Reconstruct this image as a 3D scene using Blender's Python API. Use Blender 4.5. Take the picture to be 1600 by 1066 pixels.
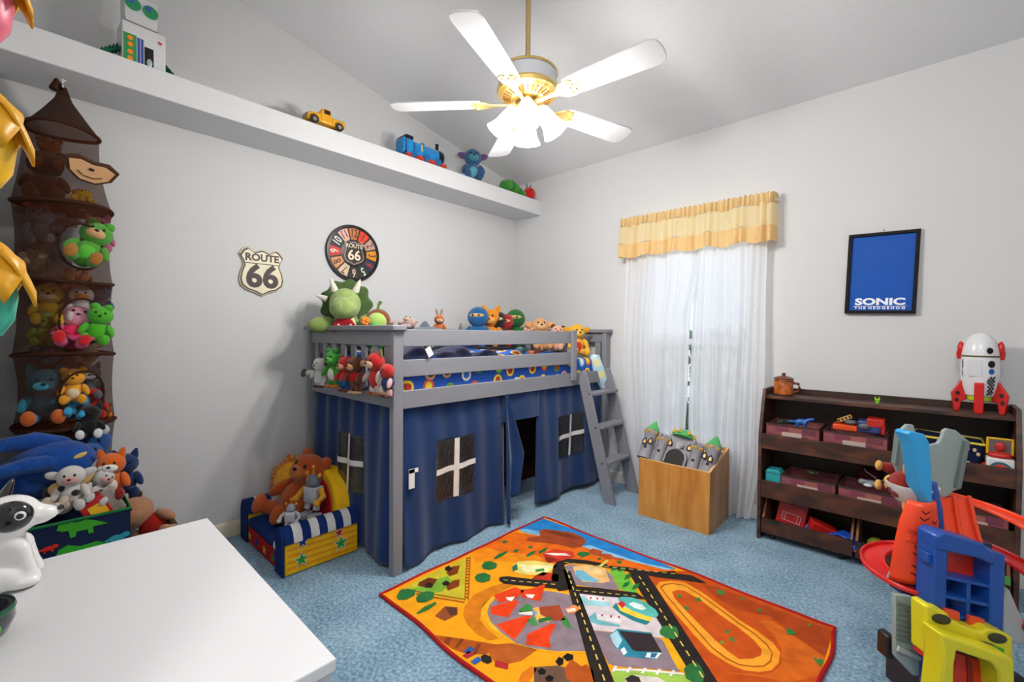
import bpy, bmesh, math, random
from mathutils import Vector, Matrix, Euler
for _o in list(bpy.data.objects):
    bpy.data.objects.remove(_o, do_unlink=True)
SC = bpy.context.scene
COL = SC.collection
R = math.radians
PI = math.pi
random.seed(7)

# ------------------------------------------------------------------ camera
cam_d = bpy.data.cameras.new('camera')
cam = bpy.data.objects.new('camera', cam_d)
COL.objects.link(cam)
cam_d.sensor_fit = 'HORIZONTAL'
cam_d.sensor_width = 36.0
cam_d.lens = 36.0 * 698.0 / 1600.0
cam_d.clip_start = 0.02
yaw, pitch, roll = R(43.05), R(-1.07), R(0.45)
fw = Vector((-math.sin(yaw) * math.cos(pitch), math.cos(yaw) * math.cos(pitch), math.sin(pitch)))
rt = Vector((math.cos(yaw), math.sin(yaw), 0))
upv = rt.cross(fw)
r2 = rt * math.cos(roll) + upv * math.sin(roll)
u2 = upv * math.cos(roll) - rt * math.sin(roll)
cam.matrix_world = Matrix(((r2.x, u2.x, -fw.x, 0), (r2.y, u2.y, -fw.y, 0), (r2.z, u2.z, -fw.z, 1.24), (0, 0, 0, 1)))
SC.camera = cam

# ------------------------------------------------------------------ world, view
wd = bpy.data.worlds.new('sky')
SC.world = wd
wd.use_nodes = True
wn = wd.node_tree
wn.nodes.clear()
_sky = wn.nodes.new('ShaderNodeTexSky')
_sky.sky_type = 'NISHITA'
_sky.sun_disc = False
_sky.sun_elevation = R(48)
_sky.sun_rotation = R(200)
_bg = wn.nodes.new('ShaderNodeBackground')
_bg.inputs['Strength'].default_value = 0.5
_wo = wn.nodes.new('ShaderNodeOutputWorld')
wn.links.new(_sky.outputs[0], _bg.inputs[0])
wn.links.new(_bg.outputs[0], _wo.inputs[0])
SC.view_settings.view_transform = 'Standard'
SC.view_settings.look = 'None'
SC.view_settings.gamma = 1.0
SC.view_settings.use_curve_mapping = False
SC.view_settings.exposure = 0.1
FAN_WATTS = 20.0        # each of the four bulbs of the ceiling fan
FILL_WATTS = 75.0       # added fill lamp behind the camera, shaped as an entry dome

# ------------------------------------------------------------------ materials
def lin(c):
    c = c / 255.0
    return c / 12.92 if c <= 0.04045 else ((c + 0.055) / 1.055) ** 2.4
def rgb(h):
    if isinstance(h, str):
        h = h.lstrip('#')
        h = tuple(int(h[i:i + 2], 16) for i in (0, 2, 4))
    return (lin(h[0]), lin(h[1]), lin(h[2]), 1.0)
_mats = {}
def M(h, rough=0.6, metal=0.0, bump=None, var=None, emit=0.0, spec=0.4, sheen=0.0, trans=0.0, alpha=1.0, coat=0.0, name=None):
    """procedural principled material: colour, optional noise bump (scale, strength) and tone variation (scale, amount)"""
    key = (h, rough, metal, bump, var, emit, spec, sheen, trans, alpha, coat)
    if key in _mats:
        return _mats[key]
    m = bpy.data.materials.new(name or 'mat_%s' % (h if isinstance(h, str) else 'c'))
    m.use_nodes = True
    nt = m.node_tree
    b = nt.nodes['Principled BSDF']
    c = rgb(h)
    b.inputs['Base Color'].default_value = c
    b.inputs['Roughness'].default_value = rough
    b.inputs['Metallic'].default_value = metal
    b.inputs['Specular IOR Level'].default_value = spec
    b.inputs['Sheen Weight'].default_value = sheen
    b.inputs['Transmission Weight'].default_value = trans
    b.inputs['Alpha'].default_value = alpha
    b.inputs['Coat Weight'].default_value = coat
    if emit:
        b.inputs['Emission Color'].default_value = c
        b.inputs['Emission Strength'].default_value = emit
    if bump or var:
        tc = nt.nodes.new('ShaderNodeTexCoord')
    if bump:
        n = nt.nodes.new('ShaderNodeTexNoise')
        n.inputs['Scale'].default_value = bump[0]
        n.inputs['Detail'].default_value = 3
        bp = nt.nodes.new('ShaderNodeBump')
        bp.inputs['Strength'].default_value = bump[1]
        bp.inputs['Distance'].default_value = 0.006
        nt.links.new(tc.outputs['Object'], n.inputs['Vector'])
        nt.links.new(n.outputs['Fac'], bp.inputs['Height'])
        nt.links.new(bp.outputs['Normal'], b.inputs['Normal'])
    if var:
        n = nt.nodes.new('ShaderNodeTexNoise')
        n.inputs['Scale'].default_value = var[0]
        n.inputs['Detail'].default_value = 4
        r = nt.nodes.new('ShaderNodeValToRGB')
        k = var[1]
        r.color_ramp.elements[0].position = 0.3
        r.color_ramp.elements[1].position = 0.7
        r.color_ramp.elements[0].color = tuple(max(0, x * (1 - k)) for x in c[:3]) + (1,)
        r.color_ramp.elements[1].color = tuple(min(1, x * (1 + k)) for x in c[:3]) + (1,)
        nt.links.new(tc.outputs['Object'], n.inputs['Vector'])
        nt.links.new(n.outputs['Fac'], r.inputs['Fac'])
        nt.links.new(r.outputs['Color'], b.inputs['Base Color'])
    _mats[key] = m
    return m
def F(h):   # plush fur
    return M(h, rough=0.95, bump=(90.0, 0.5), var=(30.0, 0.18), spec=0.1, sheen=0.25)
def PL(h):  # moulded plastic
    return M(h, rough=0.35, spec=0.5)
def FB(h):  # woven cloth
    return M(h, rough=0.9, bump=(160.0, 0.25), var=(12.0, 0.08), spec=0.15)

# ------------------------------------------------------------------ mesh helpers
def rotm(rot):
    return Euler(rot, 'XYZ').to_matrix() if rot is not None else Matrix.Identity(3)
class MB:
    """collects shapes; build() links them as ONE mesh object"""
    def __init__(s):
        s.v, s.f, s.m = [], [], []
    def add(s, vs, fs, mi=0):
        o = len(s.v)
        s.v += [tuple(x) for x in vs]
        s.f += [tuple(i + o for i in q) for q in fs]
        s.m += [mi] * len(fs)
        return s
    def box(s, c, d, rot=None, mi=0):
        mt = rotm(rot); c = Vector(c)
        vs = [c + mt @ Vector((x * d[0] / 2, y * d[1] / 2, z * d[2] / 2)) for x in (-1, 1) for y in (-1, 1) for z in (-1, 1)]
        return s.add(vs, [(0, 1, 3, 2), (4, 6, 7, 5), (0, 4, 5, 1), (2, 3, 7, 6), (0, 2, 6, 4), (1, 5, 7, 3)], mi)
    def bx(s, x0, x1, y0, y1, z0, z1, mi=0):
        return s.box(((x0 + x1) / 2, (y0 + y1) / 2, (z0 + z1) / 2), (abs(x1 - x0), abs(y1 - y0), abs(z1 - z0)), None, mi)
    def tube(s, pts, rad, n=10, mi=0, closed=False):
        pts = [Vector(p) for p in pts]
        k = len(pts)
        rr = rad if isinstance(rad, (list, tuple)) else [rad] * k
        vs, fs = [], []
        ref = Vector((0, 0, 1))
        for i, p in enumerate(pts):
            a = pts[(i - 1) % k] if (i or closed) else p
            b = pts[(i + 1) % k] if (i < k - 1 or closed) else p
            t = (b - a).normalized() if (b - a).length > 1e-9 else Vector((0, 0, 1))
            u = t.cross(ref)
            if u.length < 0.05:
                u = t.cross(Vector((0, 1, 0)))
                if u.length < 0.05:
                    u = t.cross(Vector((1, 0, 0)))
            u.normalize(); w = t.cross(u).normalized()
            for j in range(n):
                a_ = 2 * PI * j / n
                vs.append(p + (u * math.cos(a_) + w * math.sin(a_)) * rr[i])
        for i in range(k if closed else k - 1):
            i2 = (i + 1) % k
            for j in range(n):
                j2 = (j + 1) % n
                fs.append((i * n + j, i * n + j2, i2 * n + j2, i2 * n + j))
        if not closed:
            fs.append(tuple(range(n - 1, -1, -1)))
            fs.append(tuple((k - 1) * n + j for j in range(n)))
        return s.add(vs, fs, mi)
    def lathe(s, prof, n=20, loc=(0, 0, 0), rot=None, mi=0, caps=True):
        mt = rotm(rot); loc = Vector(loc); vs, fs = [], []
        for (r, z) in prof:
            for j in range(n):
                a = 2 * PI * j / n
                vs.append(loc + mt @ Vector((r * math.cos(a), r * math.sin(a), z)))
        k = len(prof)
        for i in range(k - 1):
            for j in range(n):
                j2 = (j + 1) % n
                fs.append((i * n + j, i * n + j2, (i + 1) * n + j2, (i + 1) * n + j))
        if caps:
            fs.append(tuple(range(n - 1, -1, -1)))
            fs.append(tuple((k - 1) * n + j for j in range(n)))
        return s.add(vs, fs, mi)
    def ell(s, c, r, rot=None, n=16, k=10, mi=0):
        mt = rotm(rot); c = Vector(c); vs, fs = [], []
        if not isinstance(r, (list, tuple)): r = (r, r, r)
        vs.append(c + mt @ Vector((0, 0, -r[2])))
        for i in range(1, k):
            ph = -PI / 2 + PI * i / k
            for j in range(n):
                a = 2 * PI * j / n
                vs.append(c + mt @ Vector((r[0] * math.cos(ph) * math.cos(a), r[1] * math.cos(ph) * math.sin(a), r[2] * math.sin(ph))))
        vs.append(c + mt @ Vector((0, 0, r[2])))
        t = len(vs) - 1
        for j in range(n):
            j2 = (j + 1) % n
            fs.append((0, 1 + j2, 1 + j))
            for i in range(k - 2):
                fs.append((1 + i * n + j, 1 + i * n + j2, 1 + (i + 1) * n + j2, 1 + (i + 1) * n + j))
            fs.append((1 + (k - 2) * n + j, 1 + (k - 2) * n + j2, t))
        return s.add(vs, fs, mi)
    def prism(s, poly, d, fn, mi=0):
        """poly of (u,v); fn(u,v,w) -> point; extruded w from 0 to d"""
        k = len(poly)
        vs = [fn(u, v, 0) for u, v in poly] + [fn(u, v, d) for u, v in poly]
        fs = [tuple(range(k - 1, -1, -1)), tuple(range(k, 2 * k))]
        fs += [(i, (i + 1) % k, (i + 1) % k + k, i + k) for i in range(k)]
        return s.add(vs, fs, mi)
    def grid(s, fn, nu, nv, mi=0, wrap=False):
        vs = [fn(i / nu, j / nv) for i in range(nu + (0 if wrap else 1)) for j in range(nv + 1)]
        fs = []
        for i in range(nu):
            i2 = (i + 1) % nu if wrap else i + 1
            for j in range(nv):
                fs.append((i * (nv + 1) + j, i2 * (nv + 1) + j, i2 * (nv + 1) + j + 1, i * (nv + 1) + j + 1))
        return s.add(vs, fs, mi)
    def mesh(s, name, mats, smooth=35, weld=False):
        me = bpy.data.meshes.new(name)
        me.from_pydata(s.v, [], s.f)
        if not isinstance(mats, (list, tuple)): mats = [mats]
        for m in mats: me.materials.append(m)
        for p, i in zip(me.polygons, s.m): p.material_index = i
        bm = bmesh.new(); bm.from_mesh(me)
        if weld: bmesh.ops.remove_doubles(bm, verts=bm.verts, dist=1e-5)
        bmesh.ops.recalc_face_normals(bm, faces=bm.faces)
        bm.to_mesh(me); bm.free()
        if smooth:
            for p in me.polygons: p.use_smooth = True
            me.set_sharp_from_angle(angle=R(smooth))
        return me
    def build(s, name, mats, parent=None, bevel=0, smooth=35, solid=0, subd=0, world=False, weld=False):
        o = bpy.data.objects.new(name, s.mesh(name, mats, smooth, weld))
        COL.objects.link(o)
        if parent is not None:
            o.parent = parent
            if world: o.location = -parent.location
        if solid:
            md = o.modifiers.new('thick', 'SOLIDIFY'); md.thickness = solid; md.offset = 0
        if bevel:
            md = o.modifiers.new('bevel', 'BEVEL'); md.width = bevel; md.segments = 2; md.limit_method = 'ANGLE'; md.angle_limit = R(40)
        if subd:
            md = o.modifiers.new('sub', 'SUBSURF'); md.levels = subd; md.render_levels = subd
        return o
def tag(o, label, cat, group=None, kind=None):
    o['label'] = label
    if cat: o['category'] = cat
    if group: o['group'] = group
    if kind: o['kind'] = kind
    return o
def thing(name, label, cat, loc=(0, 0, 0), rz=0.0, group=None, rot=None, scale=1.0):
    o = bpy.data.objects.new(name, None)
    o.empty_display_size = 0.05
    COL.objects.link(o)
    o.location = loc
    o.rotation_euler = rot if rot is not None else (0, 0, rz)
    o.scale = (scale,) * 3
    return tag(o, label, cat, group)
def struct(o, label=None):
    o['kind'] = 'structure'
    if label: o['label'] = label
    return o
def box_obj(name, x0, x1, y0, y1, z0, z1, mat, parent=None, bevel=0.002, world=True):
    return MB().bx(x0, x1, y0, y1, z0, z1).build(name, mat, parent, bevel, world=world and parent is not None)
_sph = {}
def sph(name, parent, mat, c, r, rot=None):
    """an ellipsoid part that shares one ball mesh for each material"""
    k = mat.name
    if k not in _sph:
        _sph[k] = MB().ell((0, 0, 0), 1.0, None, 20, 14).mesh('ball', mat, 80)
    o = bpy.data.objects.new(name, _sph[k])
    COL.objects.link(o)
    o.parent = parent
    o.location = c
    o.scale = r if isinstance(r, (list, tuple)) else (r, r, r)
    if rot is not None: o.rotation_euler = rot
    return o
def blob(name, parent, mat, shapes, voxel, smooth=6, world=False):
    """ellipsoids (c, r, rot) and tapered limbs ('t', pts, radii) fused into one continuous skin"""
    b = MB()
    for s in shapes:
        if s[0] == 't': b.tube(s[1], s[2], 12); [b.ell(p, r, None, 12, 8) for p, r in zip(s[1], s[2])]
        else: b.ell(s[0], s[1], s[2] if len(s) > 2 else None, 18, 12)
    o = b.build(name, mat, parent, smooth=0, world=world)
    md = o.modifiers.new('r', 'REMESH'); md.mode = 'VOXEL'; md.voxel_size = voxel; md.use_smooth_shade = True
    if smooth:
        sm = o.modifiers.new('s', 'SMOOTH'); sm.iterations = smooth; sm.factor = 0.5
    bpy.context.view_layer.update()
    me = bpy.data.meshes.new_from_object(o.evaluated_get(bpy.context.evaluated_depsgraph_get()))
    o.modifiers.clear()
    o.data = me
    for p in me.polygons: p.use_smooth = True
    return o
def text_mb(body, size, mt, depth=0.0, align='CENTER', bold=0.0, sx=1.0):
    """lettering as real mesh: returns MB in the frame mt (4x4: text x,y,normal)"""
    cu = bpy.data.curves.new('txt', 'FONT')
    cu.body = body; cu.size = size; cu.align_x = align; cu.align_y = 'CENTER'
    cu.extrude = depth; cu.offset = bold; cu.resolution_u = 3
    o = bpy.data.objects.new('txt', cu); COL.objects.link(o)
    bpy.context.view_layer.update()
    me = bpy.data.meshes.new_from_object(o.evaluated_get(bpy.context.evaluated_depsgraph_get()))
    b = MB()
    b.add([mt @ Vector((v.co.x * sx, v.co.y, v.co.z)) for v in me.vertices], [tuple(p.vertices) for p in me.polygons])
    bpy.data.objects.remove(o, do_unlink=True); bpy.data.curves.remove(cu); bpy.data.meshes.remove(me)
    return b
def frame(o, x, y, z):
    x, y, z = Vector(x), Vector(y), Vector(z)
    return Matrix(((x.x, y.x, z.x, o[0]), (x.y, y.y, z.y, o[1]), (x.z, y.z, z.z, o[2]), (0, 0, 0, 1)))

# ------------------------------------------------------------------ the room
XL, YB, YF, XR, XE, YE = -3.06, 3.32, -0.11, 0.95, -0.55, -1.35
def ceil_z(y): return 2.705 + 0.207 * (YB - y)
wall_m = M('#cecece', rough=0.85, bump=(140.0, 0.10), spec=0.2, name='wall_paint')
ceil_m = M('#e4e4e5', rough=0.9, bump=(110.0, 0.25), spec=0.1, name='ceiling_texture')
trim_m = M('#dcdad6', rough=0.5, name='trim_paint')
def carpet_mat():
    m = bpy.data.materials.new('blue_carpet'); m.use_nodes = True
    nt = m.node_tree; b = nt.nodes['Principled BSDF']
    b.inputs['Roughness'].default_value = 1.0
    b.inputs['Specular IOR Level'].default_value = 0.05
    b.inputs['Sheen Weight'].default_value = 0.3
    tc = nt.nodes.new('ShaderNodeTexCoord')
    n1 = nt.nodes.new('ShaderNodeTexNoise'); n1.inputs['Scale'].default_value = 75; n1.inputs['Detail'].default_value = 3
    n2 = nt.nodes.new('ShaderNodeTexNoise'); n2.inputs['Scale'].default_value = 5; n2.inputs['Detail'].default_value = 5
    n3 = nt.nodes.new('ShaderNodeTexNoise'); n3.inputs['Scale'].default_value = 420; n3.inputs['Detail'].default_value = 2
    for n in (n1, n2, n3): nt.links.new(tc.outputs['Object'], n.inputs['Vector'])
    mx = nt.nodes.new('ShaderNodeMath'); mx.operation = 'MULTIPLY_ADD'; mx.inputs[1].default_value = 0.72
    m2 = nt.nodes.new('ShaderNodeMath'); m2.operation = 'MULTIPLY'; m2.inputs[1].default_value = 0.28
    nt.links.new(n2.outputs['Fac'], m2.inputs[0])
    nt.links.new(n1.outputs['Fac'], mx.inputs[0]); nt.links.new(m2.outputs[0], mx.inputs[2])
    cr = nt.nodes.new('ShaderNodeValToRGB')
    cr.color_ramp.elements[0].position = 0.36; cr.color_ramp.elements[0].color = rgb('#5588ac')
    cr.color_ramp.elements[1].position = 0.66; cr.color_ramp.elements[1].color = rgb('#b4daf0')
    nt.links.new(mx.outputs[0], cr.inputs[0]); nt.links.new(cr.outputs[0], b.inputs['Base Color'])
    bp = nt.nodes.new('ShaderNodeBump'); bp.inputs['Strength'].default_value = 0.8; bp.inputs['Distance'].default_value = 0.01
    ad = nt.nodes.new('ShaderNodeMath'); ad.operation = 'ADD'
    nt.links.new(n1.outputs['Fac'], ad.inputs[0]); nt.links.new(n3.outputs['Fac'], ad.inputs[1])
    nt.links.new(ad.outputs[0], bp.inputs['Height']); nt.links.new(bp.outputs[0], b.inputs['Normal'])
    return m
T = 0.12
struct(MB().bx(XL - T, XR + T, YE - T, YB + T, -0.12, 0.0).build('floor', carpet_mat()), 'mottled light blue carpet covering the bedroom floor')
def wall_prism(name, x0, x1, y0, y1, label):
    """a wall box whose top follows the sloping ceiling"""
    vs = [(x, y, z) for x in (x0, x1) for y in (y0, y1) for z in (0, ceil_z(y) + 0.02)]
    struct(MB().add(vs, [(0, 1, 3, 2), (4, 6, 7, 5), (0, 4, 5, 1), (2, 3, 7, 6), (0, 2, 6, 4), (1, 5, 7, 3)]).build(name, wall_m), label)
wall_prism('wall_left', XL - T, XL, YF - T, YB + T, 'plain light grey wall below and above the ledge')
wall_prism('wall_front', XL, XE, YF - T, YF, 'grey wall behind the white table')
wall_prism('wall_entry', XE - T, XE, YE - T, YF - T, 'side wall of the entry recess')
wall_prism('wall_entry_back', XE, XR, YE - T, YE, 'back wall of the entry recess')
wall_prism('wall_right', XR, XR + T, YE - T, YB + T, 'grey wall on the right of the room')
WX0, WX1, WZ0, WZ1 = -1.66, -0.88, 0.46, 2.02
wb = MB()
top = ceil_z(YB) + 0.03
wb.bx(XL, WX0, YB, YB + T, 0, top).bx(WX1, XR, YB, YB + T, 0, top).bx(WX0, WX1, YB, YB + T, 0, WZ0).bx(WX0, WX1, YB, YB + T, WZ1, top)
struct(wb.build('wall_back', wall_m), 'light grey wall with the curtained window')
cv = [(x, y, ceil_z(y) + dz) for x in (XL - T, XR + T) for y in (YE - T, YB + T) for dz in (0, 0.1)]
struct(MB().add(cv, [(0, 1, 3, 2), (4, 6, 7, 5), (0, 4, 5, 1), (2, 3, 7, 6), (0, 2, 6, 4), (1, 5, 7, 3)]).build('ceiling', ceil_m), 'sloping textured white ceiling')
# built-in ledge along the left wall
struct(box_obj('trim_1', XL, -2.738, YF, YB, 2.362, 2.497, M('#d6d6d7', rough=0.8, bump=(140.0, 0.12), spec=0.2, name='ledge_paint'), bevel=0.004), 'white built-in display ledge high on the left wall')
bprof = [(0, 0), (0.014, 0), (0.014, 0.06), (0.009, 0.075), (0.005, 0.085), (0, 0.09)]
bm_ = M('#d9cdb6', rough=0.5, name='baseboard_paint')
struct(MB().prism(bprof, YB - YF, lambda u, v, w: (XL + u, YF + w, v)).build('baseboard_left', bm_), 'cream baseboard below the ledge wall')
struct(MB().prism(bprof, XR - XL - 0.014, lambda u, v, w: (XL + 0.014 + w, YB - u, v)).build('baseboard_back', trim_m), 'white baseboard below the window wall')
struct(MB().prism(bprof, XE - XL - 0.02, lambda u, v, w: (XL + 0.014 + w, YF + u, v)).build('baseboard_front', bm_), 'cream baseboard behind the white table')

# window set in the back wall
wf = M('#e8e8e6', rough=0.4, name='window_frame_white')
win = bpy.data.objects.new('window_1', None); COL.objects.link(win)
win.location = ((WX0 + WX1) / 2, YB + 0.06, WZ0); struct(win, 'white framed sash window behind the sheer curtains')
fr = MB()
for a in ((WX0, WX0 + .04, WZ0, WZ1), (WX1 - .04, WX1, WZ0, WZ1), (WX0 + .04, WX1 - .04, WZ0, WZ0 + .045), (WX0 + .04, WX1 - .04, WZ1 - .045, WZ1)):
    fr.bx(a[0], a[1], YB + .03, YB + .09, a[2], a[3])
fr.build('window_frame', wf, win, 0.003, world=True)
box_obj('meeting_rail', WX0 + .04, WX1 - .04, YB + .035, YB + .085, 1.16, 1.205, wf, win)
box_obj('window_sill', WX0, WX1, YB - .015, YB + .03, WZ0 - .02, WZ0 + .004, wf, win)
glass = bpy.data.materials.new('clear_glass'); glass.use_nodes = True
_n = glass.node_tree; _n.nodes.clear()
_t = _n.nodes.new('ShaderNodeBsdfTransparent'); _g = _n.nodes.new('ShaderNodeBsdfGlossy'); _g.inputs['Roughness'].default_value = 0.03
_x = _n.nodes.new('ShaderNodeMixShader'); _x.inputs[0].default_value = 0.07
_w = _n.nodes.new('ShaderNodeOutputMaterial')
_n.links.new(_t.outputs[0], _x.inputs[1]); _n.links.new(_g.outputs[0], _x.inputs[2]); _n.links.new(_x.outputs[0], _w.inputs[0])
for z0, z1 in ((WZ0 + .045, 1.16), (1.205, WZ1 - .045)):
    box_obj('window_pane', WX0 + .04, WX1 - .04, YB + .058, YB + .062, z0, z1, glass, win, 0)
# outdoors
struct(MB().bx(-9, 7, 8.0, 8.2, -0.15, 4.6).build('wall_backdrop', M('#e6e4de', rough=.9, var=(2., .05), name='pale_backdrop')), 'pale backdrop wall added outside to even the window light')  # added to hide the sky and even the glow through the sheers
struct(MB().bx(-9, 7, YB + T + .02, 14, -0.5, -0.15).build('ground_outside', M('#5d7a44', rough=1.0, var=(3.0, .3), bump=(40, .6), name='lawn')), 'green lawn outside the window')
hedge = thing('garden_shrub', 'leafy green shrub outside glimpsed through the curtain gap', 'shrub', (-1.6, 5.6, -0.15))
lf = MB(); rnd = random.Random(3)
for i in range(2200):
    u = Vector((rnd.gauss(0, 1), rnd.gauss(0, 1), rnd.gauss(0, 1))).normalized() * rnd.uniform(.75, 1.0)
    c = Vector((u.x * 1.9, u.y * .7, 0.75 + u.z * .72)); e = Euler((rnd.uniform(0, 6), rnd.uniform(0, 6), rnd.uniform(0, 6))).to_matrix(); s_ = rnd.uniform(.05, .1)
    lf.add([c + e @ Vector(q) * s_ for q in ((-1, 0, 0), (0, -.45, 0), (1.2, 0, .1), (0, .45, 0))], [(0, 1, 2, 3)])
lf.build('foliage', M('#4f7038', rough=.6, var=(2., .4)), hedge, smooth=0)
MB().tube([(0, 0, 0), (.05, 0, .5), (.0, .05, .9)], [.05, .04, .02], 8).build('stem', M('#5a4632', rough=.9), hedge)

# ------------------------------------------------------------------ unseen fill lamp added behind the camera to brighten the room
lamp = thing('fill_lamp', 'round white dome fill lamp added out of view on the entry ceiling', 'lamp', (0.2, -0.7, ceil_z(-0.7)))
MB().lathe([(0.15, 0.03), (0.16, 0.0), (0.16, -0.045), (0.15, -0.05)], 28).build('base', M('#d8d4c8', rough=.4), lamp)
MB().lathe([(0.145, -0.045), (0.14, -0.07), (0.11, -0.105), (0.06, -0.125), (0.01, -0.13)], 28).build('lamp_shade', M('#fff6ea', rough=.4, emit=3.0), lamp)
ld = bpy.data.lights.new('fill_bulb', 'POINT'); ld.energy = FILL_WATTS; ld.shadow_soft_size = 0.14; ld.color = (1, .985, .965)
lo = bpy.data.objects.new('fill_bulb', ld); COL.objects.link(lo); lo.parent = lamp; lo.location = (0, 0, -0.30)

# ------------------------------------------------------------------ ceiling fan
FX, FY, FZ = -1.42, 1.615, 2.327
fan = thing('ceiling_fan', 'white five-bladed ceiling fan with brass trim and lit frosted shades', 'ceiling fan', (FX, FY, FZ))
brass = M('#f0cf80', rough=0.32, metal=0.85, name='polished_brass')
fanwhite = M('#c6c5c6', rough=0.35, name='fan_white')
rodm = M('#b79c6c', rough=0.35, metal=0.6)
MB().lathe([(0.012, 0.15), (0.012, ceil_z(FY) - FZ - 0.02)], 14).build('rod', rodm, fan)
MB().lathe([(0.012, ceil_z(FY) - FZ - .11), (0.04, ceil_z(FY) - FZ - .1), (0.065, ceil_z(FY) - FZ - .03), (0.07, ceil_z(FY) - FZ + .012)], 20).build('canopy', rodm, fan)
MB().lathe([(0.02, 0.17), (0.05, 0.165), (0.125, 0.15), (0.138, 0.14), (0.14, 0.065), (0.13, 0.06)], 40).build('motor_housing', M('#c9ccd2', rough=.35), fan)
MB().lathe([(0.142, 0.147), (0.146, 0.141), (0.142, 0.135)], 40, caps=False).build('trim_ring', brass, fan)
mt_ = MB().lathe([(0.143, 0.072), (0.148, 0.062), (0.143, 0.047), (0.13, 0.041), (0.126, 0.037), (0.075, 0.021), (0.07, 0.017), (0.06, 0.017)], 40).build('vent_plate', brass, fan)
vs_ = MB()
for i in range(30):
    a = 2 * PI * i / 30
    vs_.box((0.1 * math.cos(a), 0.1 * math.sin(a), 0.0275), (0.036, 0.007, 0.004), (0, R(-17), a))
vs_.build('vent_slots', M('#8f6a30', rough=.5), mt_)
MB().lathe([(0.055, 0.025), (0.057, 0.01), (0.05, 0.0), (0.05, -.005), (0.045, -0.008)], 28).build('hub', M('#8a7648', rough=.3, metal=.8), fan)
MB().lathe([(0.044, -0.004), (0.05, -0.01), (0.048, -0.035), (0.035, -0.045), (0.01, -0.047)], 28).build('switch_cup', fanwhite, fan)
blade_poly = [(0.225, -0.052), (0.30, -0.058), (0.5, -0.066), (0.62, -0.070), (0.648, -0.058), (0.658, -0.03), (0.66, 0.0), (0.658, 0.03), (0.648, 0.058), (0.62, 0.070), (0.5, 0.066), (0.3, 0.058), (0.225, 0.052), (0.215, 0.03), (0.215, -0.03)]
for k in range(5):
    a = R(-68.7 + 72 * k)
    tl = R(-11)
    def bf(u, v, w, a=a, tl=tl):
        y = v * math.cos(tl); z = v * math.sin(tl) + w + 0.002
        return (u * math.cos(a) - y * math.sin(a), u * math.sin(a) + y * math.cos(a), z)
    bl = MB().prism(blade_poly, 0.007, bf).build('blade', fanwhite, fan, 0.0015)
    bk = MB()
    bk.prism([(0.05, -.012), (0.12, -.010), (0.17, -.016), (0.20, -.045), (0.245, -.05), (0.262, -.032), (0.255, -.012), (0.285, 0), (0.255, .012), (0.262, .032), (0.245, .05), (0.20, .045), (0.17, .016), (0.12, .010), (0.05, .012)], -0.006, bf)
    for v in (-.03, .03, 0): bk.lathe([(0.006, -0.012), (0.006, 0.0)], 10, bf(0.24, v, 0.0))
    bk.build('blade_bracket', brass, bl, 0.001)
shade_m = bpy.data.materials.new('lit_frosted_glass'); shade_m.use_nodes = True
_b = shade_m.node_tree.nodes['Principled BSDF']
_b.inputs['Base Color'].default_value = (1, .97, .92, 1); _b.inputs['Emission Color'].default_value = (1, .95, .87, 1); _b.inputs['Emission Strength'].default_value = 9.0
_b.inputs['Roughness'].default_value = .4
for k in range(4):
    a = R(-50 + 90 * k)
    d = Vector((math.cos(a), math.sin(a), 0))
    ax = (d * 0.56 + Vector((0, 0, -0.83))).normalized()
    base = d * 0.055 + Vector((0, 0, -0.01))
    q = Vector((0, 0, 1)).rotation_difference(ax).to_euler()
    MB().tube([d * 0.03 + Vector((0, 0, -.02)), base, base + ax * 0.02], [.012, .014, .02], 10).build('lamp_socket', brass, fan)
    MB().lathe([(0.022, 0.0), (0.03, 0.015), (0.037, 0.05), (0.043, 0.09), (0.055, 0.12), (0.064, 0.135)], 24, base + ax * 0.012, (q.x, q.y, q.z), caps=False).build('lamp_shade', shade_m, fan, solid=0.003)
    MB().ell(base + ax * 0.075, (0.02, 0.02, 0.032), (q.x, q.y, q.z), 14, 10).build('bulb', M('#fff4e0', emit=14.0), fan)
    ld = bpy.data.lights.new('fan_bulb', 'POINT'); ld.energy = FAN_WATTS; ld.shadow_soft_size = 0.045; ld.color = (1, .98, .95)
    lo = bpy.data.objects.new('fan_bulb', ld); COL.objects.link(lo); lo.parent = fan; lo.location = base + ax * 0.175

# ------------------------------------------------------------------ curtains and valance
def cloth_mat(name, col, transl, transp, rough=.9):
    m = bpy.data.materials.new(name); m.use_nodes = True
    n = m.node_tree; n.nodes.clear()
    d = n.nodes.new('ShaderNodeBsdfDiffuse'); d.inputs[0].default_value = rgb(col)
    t = n.nodes.new('ShaderNodeBsdfTranslucent'); t.inputs[0].default_value = rgb(col)
    p = n.nodes.new('ShaderNodeBsdfTransparent')
    a = n.nodes.new('ShaderNodeMixShader'); a.inputs[0].default_value = transl
    b = n.nodes.new('ShaderNodeMixShader'); b.inputs[0].default_value = transp
    o = n.nodes.new('ShaderNodeOutputMaterial')
    n.links.new(d.outputs[0], a.inputs[1]); n.links.new(t.outputs[0], a.inputs[2])
    n.links.new(a.outputs[0], b.inputs[1]); n.links.new(p.outputs[0], b.inputs[2]); n.links.new(b.outputs[0], o.inputs[0])
    return m
sheer = cloth_mat('sheer_white', '#fafafc', 0.5, 0.13)
def lerp(a, b, t): return a + (b - a) * t
def interp(tab, t):
    for (t0, v0), (t1, v1) in zip(tab, tab[1:]):
        if t <= t1: return lerp(v0, v1, (t - t0) / (t1 - t0) if t1 > t0 else 0)
    return tab[-1][1]
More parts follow.
